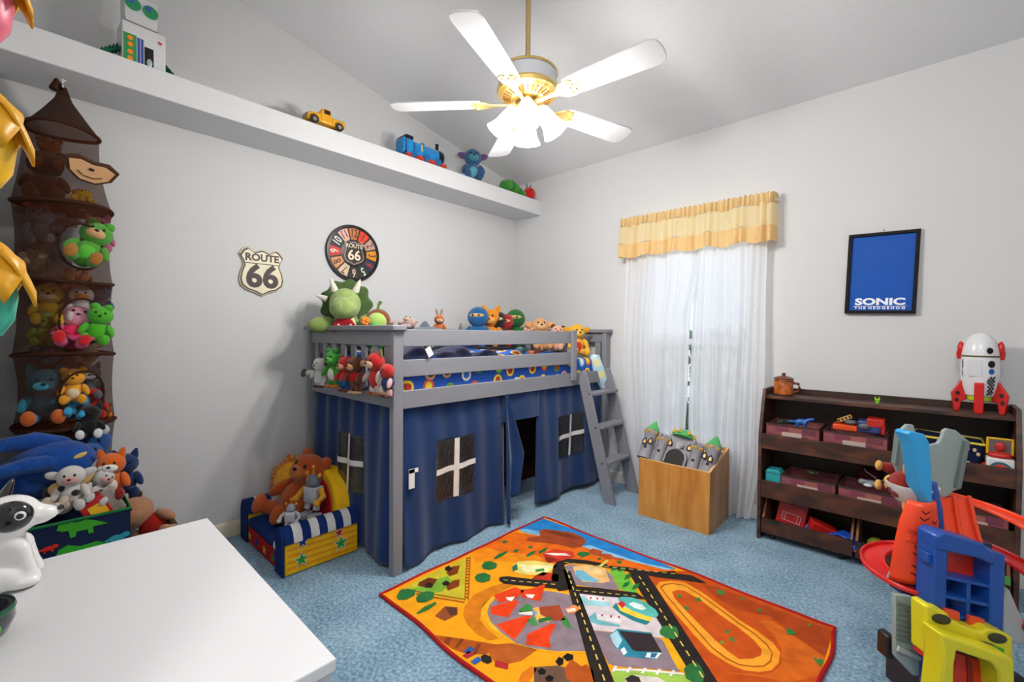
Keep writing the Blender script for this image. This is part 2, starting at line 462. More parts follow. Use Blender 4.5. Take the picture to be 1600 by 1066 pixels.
def sheer_panel(left_tab, right_tab, z0, seed):
    rn = random.Random(seed); ph = [rn.uniform(0, 6.28) for _ in range(5)]
    def fn(u, v):
        z = lerp(2.10, z0, v)
        x = lerp(interp(left_tab, v), interp(right_tab, v), u)
        am = lerp(.010, .022, v)
        y = 3.235 + am * (math.sin(u * 47 + ph[0]) + .6 * math.sin(u * 29 + ph[1] + v * .8) + .3 * math.sin(u * 83 + ph[2])) + .012 * math.sin(v * 5 + ph[3])
        return (x + .006 * math.sin(v * 7 + u * 9), y, z)
    return MB().grid(fn, 110, 30)
c1 = sheer_panel([(0, -1.79), (.5, -1.80), (.85, -1.74), (1, -1.69)], [(0, -1.19), (.25, -1.215), (.33, -1.252), (.62, -1.268), (.75, -1.285), (1, -1.30)], .012, 1).build('sheer_curtain', sheer, smooth=80)
tag(c1, 'white sheer curtain panel hanging beside the bed ladder', 'curtain', 'sheer curtains')
c2 = sheer_panel([(0, -1.245), (.3, -1.248), (.62, -1.256), (.75, -1.255), (1, -1.20)], [(0, -.775), (.5, -.775), (.8, -.79), (1, -.845)], .012, 2).build('sheer_curtain', sheer, smooth=80)
tag(c2, 'white sheer curtain panel hanging beside the dark toy shelf', 'curtain', 'sheer curtains')
rod = thing('curtain_rod', 'thin white curtain rod hidden inside the yellow valance', 'curtain rod', (-1.28, 3.25, 2.11))
MB().tube([(-.545, .0, 0), (.545, 0, 0)], .008, 10).build('bar', wf, rod)
for s in (-1, 1): MB().tube([(.545 * s, 0, 0), (.552 * s, .03, 0), (.552 * s, .07, 0)], .007, 8).build('bracket', wf, rod)
val = thing('window_valance', 'yellow gathered valance with a darker border above the window', 'valance', (-1.28, 3.2, 1.83))
def val_fn(z0, z1, amp, fq, push, ruf=0):
    def fn(u, v):
        # runs along the front and returns to the wall at both ends
        x = -1.835 + 1.105 * u
        z = lerp(z0, z1, v)
        e = min(u, 1 - u) / .018
        y = 3.205 - push
        if e < 1: y = lerp(3.30, y, math.sin(e * PI / 2))
        s = amp * (math.sin(u * fq) + .5 * math.sin(u * fq * 1.73 + 1.3) + .4 * math.sin(u * fq * .37))
        return (x, y - abs(s) * (1.2 - v * .5) - s * .3, z + ruf * v * .006 * math.sin(u * 210) + (1 - v) * .010 * math.sin(u * 31 + 1))
    return fn
MB().grid(val_fn(2.08, 2.15, .009, 262, .003, 1), 320, 6).build('gathered_header', cloth_mat('valance_header', '#e6c892', .35, .0), val, smooth=80, world=True)
MB().grid(val_fn(1.94, 2.083, .020, 62, .0), 200, 8).build('valance_skirt', cloth_mat('valance_yellow', '#fff0c8', .6, .03), val, smooth=80, world=True)
MB().grid(val_fn(1.838, 1.943, .024, 62, .002), 200, 6).build('border_band', cloth_mat('valance_border', '#f6d49a', .45, .0), val, smooth=80, world=True)

# ------------------------------------------------------------------ loft bed
grey = M('#84858c', rough=.45, bump=(60, .05), var=(3., .04), name='grey_paint')
bed = thing('loft_bed', 'grey painted low loft bed with slatted ends and guard rails', 'bed', (-2.45, 2.24, 0))
BX0, BX1, BY0, BY1 = -2.99, -1.953, 1.226, 3.285
def bb(n, *a, bevel=.003): return box_obj(n, *a, grey, bed, bevel)
bolt_m = M('#4a4b50', rough=.3, metal=.8)
for (x0, x1) in ((BX1 - .04, BX1), (BX0, BX0 + .04)):
    for (y0, y1) in ((BY0, BY0 + .057), (BY1 - .057, BY1)):
        p = bb('post', x0, x1, y0, y1, 0, 1.245)
        if x1 == BX1:
            for z in (1.205, .875):
                b_ = MB(); b_.lathe([(.009, 0), (.009, .003), (.006, .004), (.006, .001)], 14, (x1, (y0 + y1) / 2, z), (0, R(90), 0))
                b_.build('bolt', bolt_m, p, world=False).location = -bed.location
for y0 in (BY0, BY1 - .05):
    yc = y0 + .025
    cap = bb('end_cap', BX0 - .02, BX1 + .02, yc - .042, yc + .042, 1.245, 1.274, bevel=.006)
    bb('end_top_rail', BX0 + .04, BX1 - .04, yc - .012, yc + .012, 1.165, 1.245)
    bb('end_bottom_rail', BX0 + .04, BX1 - .04, yc - .013, yc + .013, .85, .945)
    for i in range(8):
        xc = lerp(BX0 + .10, BX1 - .095, i / 7)
        bb('end_slat', xc - .026, xc + .026, yc - .007, yc + .007, .945, 1.165)
for z0, z1, y1 in ((.844, .937, BY1 - .057), (1.008, 1.096, 2.775), (1.164, 1.253, 2.775)):
    bb('guard_rail' if z0 > .9 else 'side_rail', BX1 - .024, BX1 - .002, BY0 + .057, y1, z0, z1)
    bb('wall_side_rail', BX0 + .005, BX0 + .027, BY0 + .057, BY1 - .057, z0, z1)
bb('guard_post', BX1 - .002, BX1 + .02, 2.735, 2.785, .885, 1.262)
for i in range(12):
    y = 1.36 + i * .16
    bb('bed_slat', BX0 + .03, BX1 - .03, y, y + .07, .862, .88, bevel=0)

# mattress, bedding
def bedding(name, base, light=False):
    m = bpy.data.materials.new(name); m.use_nodes = True
    nt = m.node_tree; b = nt.nodes['Principled BSDF']; b.inputs['Roughness'].default_value = .9
    tc = nt.nodes.new('ShaderNodeTexCoord')
    vo = nt.nodes.new('ShaderNodeTexVoronoi'); vo.voronoi_dimensions = '2D'; vo.inputs['Scale'].default_value = 9.0; vo.inputs['Randomness'].default_value = .65
    se = nt.nodes.new('ShaderNodeSeparateXYZ'); co = nt.nodes.new('ShaderNodeCombineXYZ'); ad = nt.nodes.new('ShaderNodeMath'); ad.operation = 'ADD'
    nt.links.new(tc.outputs['Object'], se.inputs[0]); nt.links.new(se.outputs[0], ad.inputs[0]); nt.links.new(se.outputs[2], ad.inputs[1])
    nt.links.new(se.outputs[1], co.inputs[0]); nt.links.new(ad.outputs[0], co.inputs[1]); nt.links.new(co.outputs[0], vo.inputs['Vector'])
    sp = nt.nodes.new('ShaderNodeSeparateColor'); nt.links.new(vo.outputs['Color'], sp.inputs[0])
    cr = nt.nodes.new('ShaderNodeValToRGB'); cr.color_ramp.interpolation = 'CONSTANT'
    cols = ['#ffd83a', '#7fd13f', '#e2543a', '#f0b48c', '#58b8d8', '#4f9d3a', '#f2f2e8'] if not light else ['#e6f0f6', '#c8e6a8', '#a8d2ee', '#f4e7a0', '#f2c8c0', '#9cd0c8', '#ffffff']
    el = cr.color_ramp.elements
    el[0].position = 0; el[0].color = rgb(cols[0]); el[1].position = 1 / 7; el[1].color = rgb(cols[1])
    for i in range(2, 7): e = el.new(i / 7); e.color = rgb(cols[i])
    nt.links.new(sp.outputs[0], cr.inputs[0])
    inn = nt.nodes.new('ShaderNodeMath'); inn.operation = 'LESS_THAN'; inn.inputs[1].default_value = .036 * 9
    rim = nt.nodes.new('ShaderNodeMath'); rim.operation = 'LESS_THAN'; rim.inputs[1].default_value = .022 * 9
    for q in (inn, rim): nt.links.new(vo.outputs['Distance'], q.inputs[0])
    c2 = nt.nodes.new('ShaderNodeMix'); c2.data_type = 'RGBA'; c2.inputs[6].default_value = rgb(base)
    nt.links.new(inn.outputs[0], c2.inputs[0]); nt.links.new(cr.outputs[0], c2.inputs[7])
    cr2 = nt.nodes.new('ShaderNodeValToRGB'); cr2.color_ramp.interpolation = 'CONSTANT'
    c2b = ['#b8402c', '#f4f4e8', '#f4d23c', '#7a4a2a', '#e8f2f6', '#d8432e', '#3b7bd0'] if not light else cols[::-1]
    el = cr2.color_ramp.elements
    el[0].position = 0; el[0].color = rgb(c2b[0]); el[1].position = 1 / 7; el[1].color = rgb(c2b[1])
    for i in range(2, 7): e = el.new(i / 7); e.color = rgb(c2b[i])
    nt.links.new(sp.outputs[0], cr2.inputs[0])
    c3 = nt.nodes.new('ShaderNodeMix'); c3.data_type = 'RGBA'
    nt.links.new(rim.outputs[0], c3.inputs[0]); nt.links.new(c2.outputs[2], c3.inputs[6]); nt.links.new(cr2.outputs[0], c3.inputs[7])
    nt.links.new(c3.outputs[2], b.inputs['Base Color'])
    return m
bed_blue = bedding('patterned_blue_cloth', '#1f55b4')
mat_o = box_obj('mattress', BX0 + .045, BX1 - .035, BY0 + .075, BY1 - .07, .882, 1.045, bed_blue, bevel=.03)
tag(mat_o, 'mattress in a blue fitted sheet printed with colourful round motifs', 'mattress')
def quilt(u, v):
    x = lerp(BX0 + .06, BX1 - .034, v); y = lerp(1.32, 2.72, u)
    z = 1.072 + .022 * math.sin(u * 17 + v * 4) + .02 * math.sin(u * 9 - v * 7 + 1) + .012 * math.sin(u * 33 + v * 11)
    e = (v - .93) / .07
    if e > 0: z -= .045 * e * e
    return (x, y, z)
q_o = MB().grid(quilt, 70, 30).build('quilt', bedding('quilt_cloth', '#2463c4'), solid=.02, smooth=80)
tag(q_o, 'rumpled bright blue printed quilt along the bed', 'quilt')
def dark_bl(u, v):
    x = lerp(-2.6, BX1 - .033, v); y = lerp(1.31, 2.02, u)
    z = 1.105 + .022 * math.sin(u * 15 + v * 6) + .016 * math.sin(u * 27 - v * 5 + 1) + .02 * (1 - u)
    e = (v - .9) / .1
    if e > 0: z -= .05 * e * e
    return (x, y, z)
db = thing('navy_blanket', 'dark navy blanket with a white care tag bunched behind the guard rail', 'blanket', (-2.3, 1.66, 1.08))
MB().grid(dark_bl, 50, 24).build('cloth', M('#14204c', rough=.8, var=(14, .5), sheen=.3), db, solid=.018, smooth=80, world=True)
_c = (-1.945, 1.438, 1.134)
MB().box(_c, (.003, .034, .05), (R(30), 0, 0)).build('care_tag', M('#f4f2ee', rough=.7), db, world=True)
def pil(u, v):
    a = 2 * u - 1; b = 2 * v - 1
    h = .085 * (max(0, 1 - a * a) ** .45) * (max(0, 1 - b * b) ** .45)
    return a, b, h
pr = thing('pillow', 'pale blue printed pillow propped at the far end of the bed', 'pillow', (-2.22, 3.12, 1.05), rot=(R(-62), 0, R(-6)))
pm = MB()
pm.grid(lambda u, v: (lambda t: (t[0] * .30, t[1] * .17 + .15, t[2]))(pil(u, v)), 20, 16)
pm.grid(lambda u, v: (lambda t: (t[0] * .30, t[1] * .17 + .15, -t[2]))(pil(u, v)), 20, 16)
pm.build('pillowcase', bedding('pillow_cloth', '#bfe0f0', True), pr, smooth=80, weld=True)

# ladder hooked on the bed
lad = thing('bed_ladder', 'grey wooden ladder with three flat rungs leaning on the loft bed', 'ladder', (-1.7, 3.0, 0))
def stile(y):
    s = [(-1.945, .865), (-1.93, .945), (-1.915, .96), (-1.895, .95), (-1.875, .90), (-1.625, 0.0), (-1.715, 0.0)]
    MB().prism(s, .024, lambda u, v, w: (u, y + w, v)).build('stile', grey, lad, .002, world=True)
stile(2.835); stile(3.18)
for z in (.785, .54, .285):
    xc = -1.70 - (z) * .238 + .035
    g = MB().bx(xc - .045, xc + .045, 2.859, 3.18, z - .011, z + .011)
    o = g.build('rung', grey, lad, .003, world=True)
    gr_ = MB()
    for i in range(4): gr_.bx(xc - .03 + i * .02 - .004, xc - .03 + i * .02 + .004, 2.865, 3.175, z + .011, z + .0125)
    gr_.build('grip_groove', M('#6d6e75', rough=.6), o, world=False).location = -lad.location
for z in (.785, .54, .285):
    xc = -1.70 - z * .238 + .035
    MB().lathe([(.006, 0), (.006, .004)], 10, (xc, 2.835, z), (R(90), 0, 0)).build('screw', bolt_m, lad, world=True)

# tent curtains under the bed
navy = M('#10305f', rough=.85, bump=(25, .15), var=(6, .12), spec=.2, sheen=.2, name='navy_tent_cloth')
plastic = bpy.data.materials.new('darkened_vinyl'); plastic.use_nodes = True
_n = plastic.node_tree; _n.nodes.clear()
_t = _n.nodes.new('ShaderNodeBsdfTransparent'); _t.inputs[0].default_value = (.45, .45, .48, 1)  # grey tint stands in for the shade inside the den
_g = _n.nodes.new('ShaderNodeBsdfGlossy'); _g.inputs['Roughness'].default_value = 0.08
_bp = _n.nodes.new('ShaderNodeBump'); _bp.inputs['Strength'].default_value = .9; _bp.inputs['Distance'].default_value = .02
_nz = _n.nodes.new('ShaderNodeTexNoise'); _nz.inputs['Scale'].default_value = 14
_n.links.new(_nz.outputs[0], _bp.inputs['Height']); _n.links.new(_bp.outputs[0], _g.inputs['Normal'])
_x = _n.nodes.new('ShaderNodeMixShader'); _x.inputs[0].default_value = 0.14
_w = _n.nodes.new('ShaderNodeOutputMaterial')
_n.links.new(_t.outputs[0], _x.inputs[1]); _n.links.new(_g.outputs[0], _x.inputs[2]); _n.links.new(_x.outputs[0], _w.inputs[0])
tape = FB('#e4ddd8')
def tent(name, label, fn, a0, a1, z1, z0fn, holes, wins, nrm):
    """fn(a,z)->point on the hanging cloth; holes (a0,a1,z0,z1) cut out; wins get vinyl and a taped cross"""
    t = thing(name, label, 'curtain', fn((a0 + a1) / 2, .02))
    na, nz = int((a1 - a0) / .018), 46
    al = [lerp(a0, a1, i / na) for i in range(na + 1)]
    b = MB(); idx = {}
    vs, fs = [], []
    for i in range(na + 1):
        for j in range(nz + 1):
            a = al[i]; z = lerp(z1, z0fn(a), j / nz); idx[i, j] = len(vs); vs.append(fn(a, z))
    for i in range(na):
        for j in range(nz):
            a = (al[i] + al[i + 1]) / 2; z = lerp(z1, z0fn(a), (j + .5) / nz)
            if any(h[0] < a < h[1] and h[2] < z < h[3] for h in holes): continue
            fs.append((idx[i, j], idx[i + 1, j], idx[i + 1, j + 1], idx[i, j + 1]))
    b.add(vs, fs).build('cloth', navy, t, solid=.003, smooth=80, world=True)
    for (p, q, r, s) in wins:
        pane = MB().grid(lambda u, v: Vector(fn(lerp(p - .012, q + .012, u), lerp(r - .012, s + .012, v))) + nrm * .004, 14, 14).build('vinyl_window', plastic, t, smooth=80, world=True)
        mid, mz, hw = (p + q) / 2, (r + s) / 2, .016
        c = MB()
        c.grid(lambda u, v: Vector(fn(lerp(mid - hw, mid + hw, u), lerp(r - .004, s + .012, v))) + nrm * .0075, 2, 20)
        c.grid(lambda u, v: Vector(fn(lerp(p - .01, q + .012, u), lerp(mz - hw, mz + hw, v) + .012 * u)) + nrm * .009, 20, 2)
        c.build('tape_cross', tape, t, smooth=80, world=True)
    return t
def bottom_out(z): return (1 - z / .86)
def front_fn(a, z):
    k = bottom_out(z)
    return (-1.985 + (.008 + .016 * k) * math.sin(a * 15 + .6) * k + .006 * math.sin(a * 41 + z * 3) + .02 * k * math.sin(a * 6.3), a, z)
t1 = tent('tent_curtain', 'navy cloth tent panel with the largest taped window, hung below the guard rail', front_fn, 1.288, 2.055, .862, lambda a: .012 + .012 * math.sin(a * 9) ** 2, [(1.527, 1.795, .295, .62)], [(1.527, 1.795, .295, .62)], Vector((1, 0, 0)))
lt = MB().box((-1.953, 1.335, .475), (.002, .035, .10), (0, 0, 0)).bx(-1.954, -1.952, 1.317, 1.375, .505, .527)
lt.build('sewn_label', M('#eceae8', rough=.7), t1, world=True)
t2 = tent('tent_curtain', 'navy cloth tent panel with a small taped window beside the ladder', front_fn, 2.385, 3.2, .862, lambda a: .03 + .012 * math.sin(a * 7) ** 2, [(2.64, 2.94, .31, .61)], [(2.64, 2.94, .31, .61)], Vector((1, 0, 0)))
t3 = tent('tent_pelmet', 'short navy cloth strip above the dark tent doorway', lambda a, z: (-1.975 + .006 * math.sin(a * 20), a, z), 2.03, 2.40, .862, lambda a: .665 - .012 * (a - 2.03), [], [], Vector((1, 0, 0)))
fl = thing('tent_door_curtain', 'navy door flap hanging in folds beside the tent doorway', 'curtain', (-1.95, 2.09, .05))
def flap(u, v):
    z = lerp(.85, interp([(0, .03), (.25, .02), (.5, .13), (1, .2)], u), v)
    wid = interp([(0, .02), (.35, .10), (.62, .16), (1, .10)], v)
    return (-1.955 + .03 * math.sin(u * 7 + .6) * (0.2 + v), 2.035 + wid * u, z)
MB().grid(flap, 26, 40).build('cloth', navy, fl, solid=.003, smooth=80, world=True)
def end_fn(a, z):
    k = bottom_out(z)
    return (a, 1.262 - .018 * k * math.sin(a * 17) - .008 * math.sin(a * 39 + 1) - .02 * k, z)
t4 = tent('tent_curtain', 'navy cloth tent panel with taped window behind the child armchair', end_fn, -2.94, -2.0, .87, lambda a: .03, [(-2.585, -2.33, .32, .635)], [(-2.585, -2.33, .32, .635)], Vector((0, -1, 0)))

# ------------------------------------------------------------------ white table in the foreground
tb = thing('white_table', 'plain white cabinet table top in the foreground corner', 'table', (-1.07, .1, 0))
white_lam = M('#d6d6d9', rough=.4, spec=.4, name='white_laminate')
box_obj('table_top', -1.455, -.68, YF + .002, .325, .698, .72, white_lam, tb, .003)
box_obj('cabinet_body', -1.44, -.694, YF + .004, .312, .05, .698, white_lam, tb, .002)
for i in range(3):
    d = box_obj('drawer', -1.43, -.704, .312, .328, .07 + i * .21, .265 + i * .21, white_lam, tb, .003)
    MB().lathe([(.006, 0), (.006, .015), (.014, .02), (.012, .028)], 14, (-1.067, .328, .165 + i * .21), (R(-90), 0, 0)).build('knob', M('#c8c8ca', rough=.3, metal=.6), d).location = -tb.location
box_obj('plinth', -1.42, -.71, YF + .01, .29, 0, .05, white_lam, tb, .001)

# ------------------------------------------------------------------ toy shelf
ts = thing('toy_shelf', 'dark rustic wooden toy shelf with sloped sides against the window wall', 'shelf', (-.21, 3.15, 0))
def wood_mat(name, c0, c1, c2, sc=3.0, stretch=(1, 6, 6)):
    m = bpy.data.materials.new(name); m.use_nodes = True
    nt = m.node_tree; b = nt.nodes['Principled BSDF']; b.inputs['Roughness'].default_value = .5
    tc = nt.nodes.new('ShaderNodeTexCoord'); mp = nt.nodes.new('ShaderNodeMapping'); mp.inputs['Scale'].default_value = stretch
    n = nt.nodes.new('ShaderNodeTexNoise'); n.inputs['Scale'].default_value = sc; n.inputs['Detail'].default_value = 6; n.inputs['Distortion'].default_value = .6
    cr = nt.nodes.new('ShaderNodeValToRGB'); e = cr.color_ramp.elements
    e[0].position = .33; e[0].color = rgb(c0); e[1].position = .68; e[1].color = rgb(c2); q = e.new(.5); q.color = rgb(c1)
    nt.links.new(tc.outputs['Object'], mp.inputs[0]); nt.links.new(mp.outputs[0], n.inputs['Vector'])
    nt.links.new(n.outputs['Fac'], cr.inputs[0]); nt.links.new(cr.outputs[0], b.inputs['Base Color'])
    return m
rust = wood_mat('rustic_brown_wood', '#22120b', '#45261a', '#613720', 3.5, (2, 2, 5))
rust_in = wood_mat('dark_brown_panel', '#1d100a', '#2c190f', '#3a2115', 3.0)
edge = M('#7a4a2e', rough=.5)
SX0, SX1, SYB, SYF, SYT = -.748, .315, 3.30, 3.0, 3.08
for x in (SX0, SX1 - .018):
    MB().prism([(SYB, 0), (SYF, 0), (SYF, .645), (SYT, .905), (SYB, .905)], .018, lambda u, v, w: (x + w, u, v)).build('side_panel', rust, ts, .001, world=True)
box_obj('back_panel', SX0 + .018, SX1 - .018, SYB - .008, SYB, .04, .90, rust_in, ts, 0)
box_obj('top_shelf', SX0 + .018, SX1 - .018, SYT + .005, SYB - .008, .848, .866, rust, ts, .001)
for z0, z1 in ((.557, .643), (.262, .36)):
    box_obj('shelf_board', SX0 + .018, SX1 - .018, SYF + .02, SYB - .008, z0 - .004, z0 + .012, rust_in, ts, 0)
    box_obj('front_lip', SX0 + .018, SX1 - .018, SYF + .003, SYF + .02, z0 - .004, z1, rust, ts, .001)
for x0, x1, lb in ((SX0 + .024, -.282, 'rolling brown toy drawer with red toys under the shelf'), (-.272, SX1 - .024, 'rolling brown toy drawer holding balls behind the orange track')):
    t = thing('rolling_drawer', lb, 'drawer', ((x0 + x1) / 2, 3.13, 0), group='rolling drawers')
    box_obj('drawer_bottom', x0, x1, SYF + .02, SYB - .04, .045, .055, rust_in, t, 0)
    box_obj('drawer_front', x0, x1, SYF - .002, SYF + .014, .045, .133, rust, t, .001)
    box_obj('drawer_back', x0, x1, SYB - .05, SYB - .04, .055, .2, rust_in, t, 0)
    for xx in (x0, x1 - .012):
        MB().prism([(SYF + .014, .055), (SYB - .05, .055), (SYB - .05, .235), (SYF + .10, .235), (SYF + .014, .135)], .012, lambda u, v, w: (xx + w, u, v)).build('drawer_side', edge, t, .001, world=True)
    for cx in (x0 + .05, x1 - .05):
        for cy in (SYF + .05, SYB - .09):
            c = MB(); c.tube([(cx - .012, cy, .016), (cx + .012, cy, .016)], .016, 14); c.box((cx, cy, .038), (.02, .03, .014))
            c.build('caster', PL('#151515'), t, world=True)

# fabric covered bins on the shelves
def shelf_bin(x0, x1, z, label):
    t = thing('storage_bin', label, 'storage bin', ((x0 + x1) / 2, 3.14, z), group='wood print storage bins')
    h, y0, y1 = .135, 3.026, 3.26
    pm_ = MB(); pm_.bx(x0, x1, y0, y1, z, z + .006).bx(x0, x0 + .006, y0, y1, z, z + h).bx(x1 - .006, x1, y0, y1, z, z + h).bx(x0, x1, y1 - .006, y1, z, z + h).bx(x0, x1, y0, y0 + .006, z, z + h)
    pm_.build('bin_body', wood_mat('bin_print', '#6b3540', '#84434a', '#9b5a55', 5, (3, 1, 9)), t, .001, world=True)
    n = 4
    for i in range(n):
        a, b_ = lerp(x0, x1, i / n), lerp(x0, x1, (i + 1) / n)
        for r in range(2):
            off = .03 if r else 0
            box_obj('print_plank', max(x0 + .002, a + off - .015), min(x1 - .002, b_ + off - .017), y0 - .002, y0, z + h - .03 - r * .045 - .012, z + h - .012 - r * .042, M(['#8a4a50', '#7a3848', '#96574f', '#6e3344'][(i + r) % 4], rough=.7), t, 0)
    rim = MB()
    for a in ((x0 - .002, x1 + .002, y0 - .003, y0 + .004), (x0 - .002, x1 + .002, y1 - .004, y1 + .003), (x0 - .002, x0 + .005, y0, y1), (x1 - .005, x1 + .002, y0, y1)): rim.bx(*a, z + h - .006, z + h + .003)
    rim.build('bin_rim', M('#3b2a22', rough=.6), t, world=True)
    mx = (x0 + x1) / 2
    box_obj('label_holder', mx - .05, mx + .05, y0 - .006, y0 - .002, z + .07, z + .097, M('#b9a59b', rough=.5), t, .001)
    return t
shelf_bin(-.712, -.445, .569, 'wood print storage bin on the upper shelf below the brown mug')
shelf_bin(-.425, -.15, .569, 'wood print storage bin on the upper shelf holding an orange toy truck')
shelf_bin(-.628, -.365, .274, 'wood print storage bin on the middle shelf beside the teal toy house')
shelf_bin(-.352, -.085, .274, 'wood print storage bin on the middle shelf holding a grey toy mouse')
shelf_bin(.05, .28, .274, 'wood print storage bin on the middle shelf behind the orange track')

# ------------------------------------------------------------------ plywood box by the window
wbx = thing('plywood_toy_box', 'open honey coloured plywood toy box with sloping sides below the window', 'toy box', (-1.2, 3.0, 0))
ply = wood_mat('honey_plywood', '#b8742e', '#c98638', '#d69a4c', 2.0, (8, 8, 1.2))
plyl = M('#e2b878', rough=.55)
GX0, GX1, GY0, GY1 = -1.44, -.968, 2.825, 3.185
box_obj('front_panel', GX0, GX1, GY0, GY0 + .015, 0, .388, ply, wbx, .001)
box_obj('back_panel', GX0, GX1, GY1 - .015, GY1, 0, .475, ply, wbx, .001)
for x in (GX0, GX1 - .015):
    MB().prism([(GY0 + .015, 0), (GY1 - .015, 0), (GY1 - .015, .475), (GY0 + .015, .389)], .015, lambda u, v, w: (x + w, u, v)).build('side_panel', wood_mat('honey_plywood_side', '#a9764a', '#b98a5e', '#c69a6e', 2.0, (8, 8, 1.2)), wbx, .001, world=True)
box_obj('bottom_panel', GX0 + .015, GX1 - .015, GY0 + .015, GY1 - .015, .01, .022, ply, wbx, 0)
e_ = MB().bx(GX0, GX1, GY0, GY0 + .015, .388, .3895)
for x in (GX0, GX1 - .015): e_.prism([(GY0 + .015, .389), (GY1 - .015, .475), (GY1 - .015, .4765), (GY0 + .015, .3905)], .015, lambda u, v, w: (x + w, u, v))
e_.build('edge_banding', plyl, wbx, world=True)

# ------------------------------------------------------------------ child armchair
ac = thing('child_armchair', 'small foam armchair with blue and white striped arms and yellow sides', 'armchair', (-2.66, 1.05, 0))
cblue, cwhite, cyel, cred = FB('#16306a'), FB('#dcdad6'), FB('#f4c022'), FB('#b8202c')
AX0, AX1, AY0, AY1 = -2.99, -2.335, .85, 1.22
box_obj('seat_base', AX0 + .1, AX1 - .1, AY0 - .005, AY1, 0.005, .10, cred, ac, .01)
box_obj('seat_cushion', AX0 + .1, AX1 - .1, AY0 - .01, AY1 - .08, .10, .15, cblue, ac, .02)
def arm(x0, x1, nm):
    prof = [(0, .004), (1, .004), (1, .18), (.9, .215), (.7, .238), (.5, .245), (.3, .238), (.1, .215), (0, .18)]
    n = 9
    a = MB().bx(x0 + .004, x1 - .004, AY0, AY1 + .02, .004, .19).build('arm_block', cyel, ac, .006, world=True)
    for i in range(n):
        y0, y1 = lerp(AY0 - .004, AY1 + .02, i / n), lerp(AY0 - .004, AY1 + .02, (i + 1) / n)
        MB().prism([(0, .165), (1, .165)] + prof[2:], y1 - y0, lambda u, v, w: (lerp(x0 - .006, x1 + .006, u), y0 + w, v)).build('arm_stripe', [cblue, cwhite][i % 2], ac, 0, world=True)
    MB().prism(prof, .012, lambda u, v, w: (lerp(x0 - .002, x1 + .002, u), AY0 - .016 + w, v)).build('arm_front', cblue, ac, .004, world=True)
arm(AX1 - .1, AX1, 'r'); arm(AX0, AX0 + .1, 'l')
bp_ = [(math.cos(a) * .245, .14 + math.sin(a) * .275) for a in [PI * i / 20 for i in range(21)]] + [(-.245, .02), (.245, .02)]
MB().prism(bp_, .10, lambda u, v, w: (-2.655 + u, AY1 - .08 + w + (v - .1) * .12, v)).build('backrest_rim', cyel, ac, .02, world=True)
bp2 = [(math.cos(a) * .195, .14 + math.sin(a) * .222) for a in [PI * i / 20 for i in range(21)]] + [(-.195, .12), (.195, .12)]
MB().prism(bp2, .012, lambda u, v, w: (-2.655 + u, AY1 - .09 + w + (v - .1) * .12, v)).build('backrest_panel', cred, ac, .003, world=True)
# printed sides: stripes and stars
for i in range(5):
    z = .03 + i * .032
    MB().prism([(AY0 + .01, z), (AY1 + .015, z - .012), (AY1 + .015, z + .002), (AY0 + .01, z + .014)], .001, lambda u, v, w: (AX1 - .004 + w, u, v)).build('side_stripe', FB('#f09a1e'), ac, world=True)
def star(c, r, col, x):
    pts = [(c[0] + math.cos(PI / 2 + i * PI / 5) * (r if i % 2 == 0 else r * .42), c[1] + math.sin(PI / 2 + i * PI / 5) * (r if i % 2 == 0 else r * .42)) for i in range(10)]
    pw = [(c[0] + (u - c[0]) * 1.25, c[1] + (v - c[1]) * 1.25) for u, v in pts]
    MB().prism(pw, .001, lambda u, v, w: (x + w, u, v)).prism(pts, .001, lambda u, v, w: (x + .001 + w, u, v), 1).build('star_print', [cwhite, FB(col)], ac, world=True)
star((.935, .155), .030, '#1f3f8c', AX1 - .0025); star((1.02, .165), .017, '#c03028', AX1 - .0025); star((.93, .065), .034, '#2f9a3c', AX1 - .0025)
star((1.14, .08), .036, '#2f9a3c', AX1 - .0025); star((1.13, .14), .026, '#c03028', AX1 - .0025)
for x, c in ((-2.86, '#f4c022'), (-2.74, '#1f3f8c'), (-2.62, '#f4c022'), (-2.5, '#2f9a3c')):
    pts = [(x + math.cos(PI / 2 + i * PI / 5) * (.028 if i % 2 == 0 else .012), .05 + math.sin(PI / 2 + i * PI / 5) * (.028 if i % 2 == 0 else .012)) for i in range(10)]
    MB().prism(pts, -.0012, lambda u, v, w: (u, AY0 - .005 + w, v)).build('star_print', FB(c), ac, world=True)

# ------------------------------------------------------------------ play rug
rug = thing('play_rug', 'orange play rug printed with roads, desert and small buildings on the carpet', 'rug', (-1.06, 1.69, 0))
RX0, RX1, RY0, RY1 = -1.858, -.262, 1.078, 2.312
def rug_edge(t):
    w = lambda s: .006 * math.sin(s * 11 + 1) + .004 * math.sin(s * 23)
    if t < 1: return (lerp(RX0, RX1, t), RY1 + w(t) - .02 * t)
    if t < 2: return (RX1 + w(t), lerp(RY1 - .02, RY0, t - 1))
    if t < 3: return (lerp(RX1, RX0, t - 2), RY0 + w(t) + .02 * (t - 2))
    return (RX0 + w(t) * .5, lerp(RY0 + .02, RY1, t - 3))
outl = [rug_edge(i * 4 / 120) for i in range(120)]
MB().prism(outl, .007, lambda u, v, w: (u, v, .002 + w)).build('rug_base', FB('#f0a018'), rug, world=True)
MB().tube([(x, y, .008) for x, y in outl], .008, 8, closed=True).build('red_binding', FB('#a81c1e'), rug, world=True)
_rp = {}
_lv = [0]
def ink(col, poly, lv):
    _rp.setdefault(col, []).append((poly, lv))
def rc(x, y, r, n=14, sx=1.0, sy=1.0, a0=0.0):
    return [(x + sx * r * math.cos(a0 + 2 * PI * i / n), y + sy * r * math.sin(a0 + 2 * PI * i / n)) for i in range(n)]
def tree(pts, col='#2a6b38'):
    ink(col, pts, 6)
